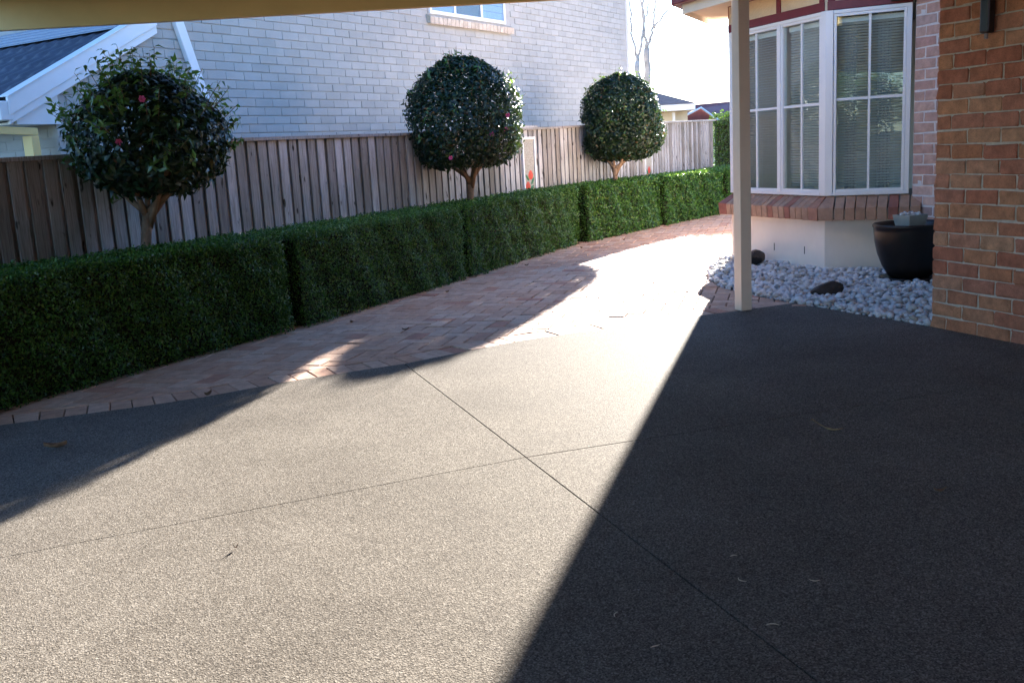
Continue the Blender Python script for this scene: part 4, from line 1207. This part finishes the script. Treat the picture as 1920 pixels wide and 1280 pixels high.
tw = [(0.0, 0.0, .010), (0.012, 0.010, .012), (0.03, -0.02, .004), (0.048, -0.075, 0), (0.055, -0.095, 0), (0.078, -0.12, 0), (0.108, -0.125, .003), (0.132, -0.118, .005)]
m.tube([(1.255 + x * 0.75, 4.06 + y, zt + z) for x, y, z in tw], [0.002, 0.003, 0.0022, 0.0026, 0.005, 0.0045, 0.003, 0.001], 7)
tag(m.build('fallen_twig', 'twig', None, True), 'bent pale twig lying on the shaded slab', 'twig')

for k in range(6):
    px, py = [(0.23, 2.42), (0.31, 2.24), (0.62, 2.75), (0.60, 2.58), (0.80, 2.55), (0.62, 2.32)][k]
    a_ = random.uniform(0, 6.28); L_ = random.uniform(0.022, 0.036); bend = random.uniform(-0.6, 0.6)
    m = MB(); m.tube([(L_ * (i_ / 5 - 0.5) * math.cos(a_) - bend * L_ * ((i_ / 5 - 0.5) ** 2) * 2 * math.sin(a_), L_ * (i_ / 5 - 0.5) * math.sin(a_) + bend * L_ * ((i_ / 5 - 0.5) ** 2) * 2 * math.cos(a_), 0.003) for i_ in range(6)], [0.0006, 0.0014, 0.0017, 0.0016, 0.0012, 0.0005], 5)
    me_ = m.build('dry_sliver', 'straw', None, True); me_.location = (px, py, 0.0)
    tag(me_, 'tiny curved dry sliver of leaf litter on the slab', 'litter', 'dry slivers scattered on the slab')
# ------------------------------------------------------------------ background
def bare_tree(base, limbs, label):
    t = empty('bare_tree', (base[0], base[1], 0), label, 'tree', 'bare trees beyond the fence')
    m = MB()
    for pts, rad in limbs[:1]: m.tube(pts, rad, 9)
    m.build('trunk', 'grey_bark', t, True)
    m = MB()
    for pts, rad in limbs[1:]: m.tube(pts, rad, 6)
    m.build('branches', 'grey_bark', t, True)
def q30(x, z, dy=0.0): return (x, 30 + dy, z)
def wob(pts, rads, n=6, amp=0.02):
    pts = [np.array(p, float) for p in pts]; o, r = [], []
    for i in range(len(pts) - 1):
        for k in range(n):
            f = k / n; o.append(pts[i] * (1 - f) + pts[i + 1] * f + RNG.normal(0, amp, 3) * (0.3 if k == 0 else 1)); r.append(rads[i] * (1 - f) + rads[i + 1] * f)
    o.append(pts[-1]); r.append(rads[-1]); return o, r
bare_tree((4.15, 30), [wob([q30(4.15, -0.1), q30(4.16, 2.0), q30(4.14, 3.55)], [0.10, 0.085, 0.075]),
                       wob([q30(4.14, 3.5), q30(4.02, 4.2), q30(3.98, 5.0), q30(3.9, 5.9)], [0.05, 0.035, 0.028, 0.012]),
                       wob([q30(4.14, 3.5), q30(4.30, 4.1, .2), q30(4.42, 4.7, .3), q30(4.42, 5.5, .3), q30(4.30, 6.6, .3)], [0.05, 0.04, 0.035, 0.03, 0.012]),
                       wob([q30(4.43, 4.7, .3), q30(4.60, 5.3, .3), q30(4.78, 5.75), q30(5.0, 6.6)], [0.028, 0.022, 0.018, 0.01]),
                       wob([q30(4.60, 5.3, .3), q30(4.85, 5.35), q30(4.92, 5.05)], [0.012, 0.010, 0.006])],
          'thinner bare tree trunk forking beside the white house corner')
bare_tree((4.42, 30.5), [wob([(4.46, 30.5, -0.1), (4.46, 30.5, 2.2), (4.50, 30.5, 3.95)], [0.13, 0.11, 0.09]),
                         wob([(4.5, 30.5, 3.9), (4.42, 30.5, 4.5), (4.40, 30.5, 5.1), (4.22, 30.5, 6.2)], [0.05, 0.042, 0.036, 0.015]),
                         wob([(4.5, 30.5, 3.9), (4.72, 30.5, 4.6), (4.78, 30.5, 5.2), (5.0, 30.5, 5.7), (5.1, 30.5, 6.5)], [0.05, 0.035, 0.03, 0.025, 0.01]),
                         wob([(4.72, 30.5, 4.5), (5.1, 30.5, 4.95), (5.5, 30.5, 5.2), (6.2, 30.5, 5.55)], [0.032, 0.024, 0.018, 0.008]),
                         wob([(4.58, 30.5, 4.15), (4.9, 30.5, 4.35), (5.15, 30.5, 4.9)], [0.02, 0.014, 0.006])],
          'thicker bare tree with rough pale trunk against the white sky')
# small far house with brown roof and deep white fascia
fh = empty('far_house', (5.0, 27.5, 0), 'far cream house with white eave behind the end of the fence', 'house')
m = MB(); m.frame((3.0, 26.6, -0.1), (1.95, 0, 0), (0, 5, 0), (0, 0, 2.05)); m.build('wall', 'cream_wall', fh)
m = MB(); m.frame((2.6, 26.02, 1.96), (2.45, 0, 0), (0, 0.05, 0), (0, 0, 0.16)); m.build('fascia', 'white_paint', fh, bevel=0.01)
m = MB(); m.frame((2.6, 26.07, 1.95), (2.45, 0, 0), (0, 6, 0), (0, 0, 0.02)); m.build('soffit', 'cream_wall', fh)
m = MB()
Vv = [(2.5, 26.0, 2.125), (5.07, 26.0, 2.125), (5.07, 33, 2.125), (2.5, 33, 2.125), (2.6, 28.2, 2.85), (3.5, 28.6, 2.85)]
m.add(Vv, [(0, 1, 5, 4), (1, 2, 5), (2, 3, 4, 5), (0, 4, 3), (3, 2, 1, 0)]); m.build('roof', 'brown_tile', fh, fix=True)
m = MB(); m.frame((4.52, 26.4, -0.1), (0.07, 0, 0), (0, 0.07, 0), (0, 0, 2.03)); m.build('downpipe', 'white_paint', fh)
# maroon tiled roof farther back
mh = empty('maroon_roof_house', (10, 46, 0), 'far house showing only its maroon tiled hip roof above the fence', 'house')
m = MB(); m.frame((6.2, 43.5, -0.1), (9, 0, 0), (0, 8, 0), (0, 0, 1.9)); m.build('wall', 'cream_wall', mh)
m = MB(); Vv = [(5.6, 43, 1.85), (15.8, 43, 1.85), (15.8, 52, 1.85), (5.6, 52, 1.85), (8.4, 46.5, 2.75), (13.8, 46.5, 2.95)]
m.add(Vv, [(0, 1, 5, 4), (1, 2, 5), (2, 3, 4, 5), (3, 0, 4), (3, 2, 1, 0)]); rf = m.build('roof', 'maroon_tile', mh, fix=True)
m = MB()
for r in range(14):
    f0 = r / 14
    a = np.array(Vv[0]) * (1 - f0) + np.array(Vv[4]) * f0; c_ = np.array(Vv[1]) * (1 - f0) + np.array(Vv[5]) * f0
    m.frame(a + np.array([0.1, -0.02, 0.0]), (c_ - a) * 0.98, (0, 0.03, 0), (0, 0, 0.03))
stuff(m.build('tile_rows', 'maroon_tile', rf))
m = MB(); m.tube([Vv[0], Vv[4]], [0.05, 0.05], 6); m.build('hip_capping', 'white_paint', rf)
m = MB(); m.tube([(7.6, 42.9, 2.08), (8.5, 42.6, 2.5), (9.3, 42.9, 1.95)], [0.045] * 3, 6); m.build('porch_gable_trim', 'white_paint', rf)
m = MB(); m.add([(7.6, 42.95, 2.05), (8.5, 42.7, 2.47), (9.3, 42.95, 1.95), (8.5, 44.5, 2.47)], [(0, 2, 1), (0, 1, 3), (1, 2, 3)]); m.build('porch_gable', 'maroon_tile', rf)
# tall hedge past the fence end
th = empty('tall_hedge', (4.7, 19.6, 0), 'tall dark hedge with sunlit top at the end of the fence', 'hedge')
m = MB(); m.frame((4.52, 19.0, -0.1), (2.6, 0.4, 0), (-0.2, 1.3, 0), (0, 0, 1.66)); m.build('branch_core', 'hedge_core', th)
k = 9000; r = RNG.uniform(0, 1, (k, 3)); side = RNG.integers(0, 3, k)
P = np.zeros((k, 3)); Nn = np.zeros((k, 3))
ux, uy = np.array([2.7, 0.42, 0]), np.array([-0.22, 1.4, 0]); o0 = np.array([4.47, 18.95, 0])
jit = np.abs(RNG.normal(0, 0.05, k))
f0, f1, f2 = side == 0, side == 1, side == 2
P[f0] = o0 + r[f0, :1] * ux + r[f0, 1:2] * np.array([0, 0, 1.68]); Nn[f0] = (0, -1, 0.2)
P[f1] = o0 + r[f1, :1] * uy + r[f1, 1:2] * np.array([0, 0, 1.68]); Nn[f1] = (-1, 0, 0.2)
P[f2] = o0 + r[f2, :1] * ux + r[f2, 1:2] * uy + np.array([0, 0, 1.68]); Nn[f2] = (0, 0, 1)
P += -Nn * jit[:, None] * 0.6 + RNG.normal(0, 0.03, (k, 3))
leaves('foliage', P, Nn, 0.055, 0.032, 'tall_leaf', th, 0.7, 0.2, False)

# ------------------------------------------------------------------ behind the camera: wall added to darken the shaded slab, tree mirrored in the window glass
m = MB(); m.frame((-1.2, -3.2, -0.1), (8.0, 0, 0), (0, 0.2, 0), (0, 0, 2.75)); m.build('added_shade_wall', 'brown_brick', garage)
gt = empty('garden_tree', (-4.9, -4.6, 0), 'leafy garden tree mirrored in the right face of the bay window', 'tree')
m = MB(); m.tube([(-4.9, -4.6, -0.1), (-4.88, -4.6, 0.7), (-4.9, -4.55, 1.5)], [0.09, 0.075, 0.05], 9); m.build('trunk', 'bark', gt, True)
k = 7000; dv = RNG.normal(0, 1, (k, 3)); dv /= np.linalg.norm(dv, axis=1)[:, None]; rr = RNG.uniform(0.3, 1, k)[:, None] ** 0.5
leaves('crown', np.array([-4.9, -4.6, 1.75]) + dv * rr * np.array([1.5, 1.5, 1.0]) * (1 + 0.15 * np.sin(dv[:, :1] * 7 + 3 * dv[:, 1:2])), dv, 0.10, 0.055, 'tall_leaf', gt, 0.8, 0.2, False)
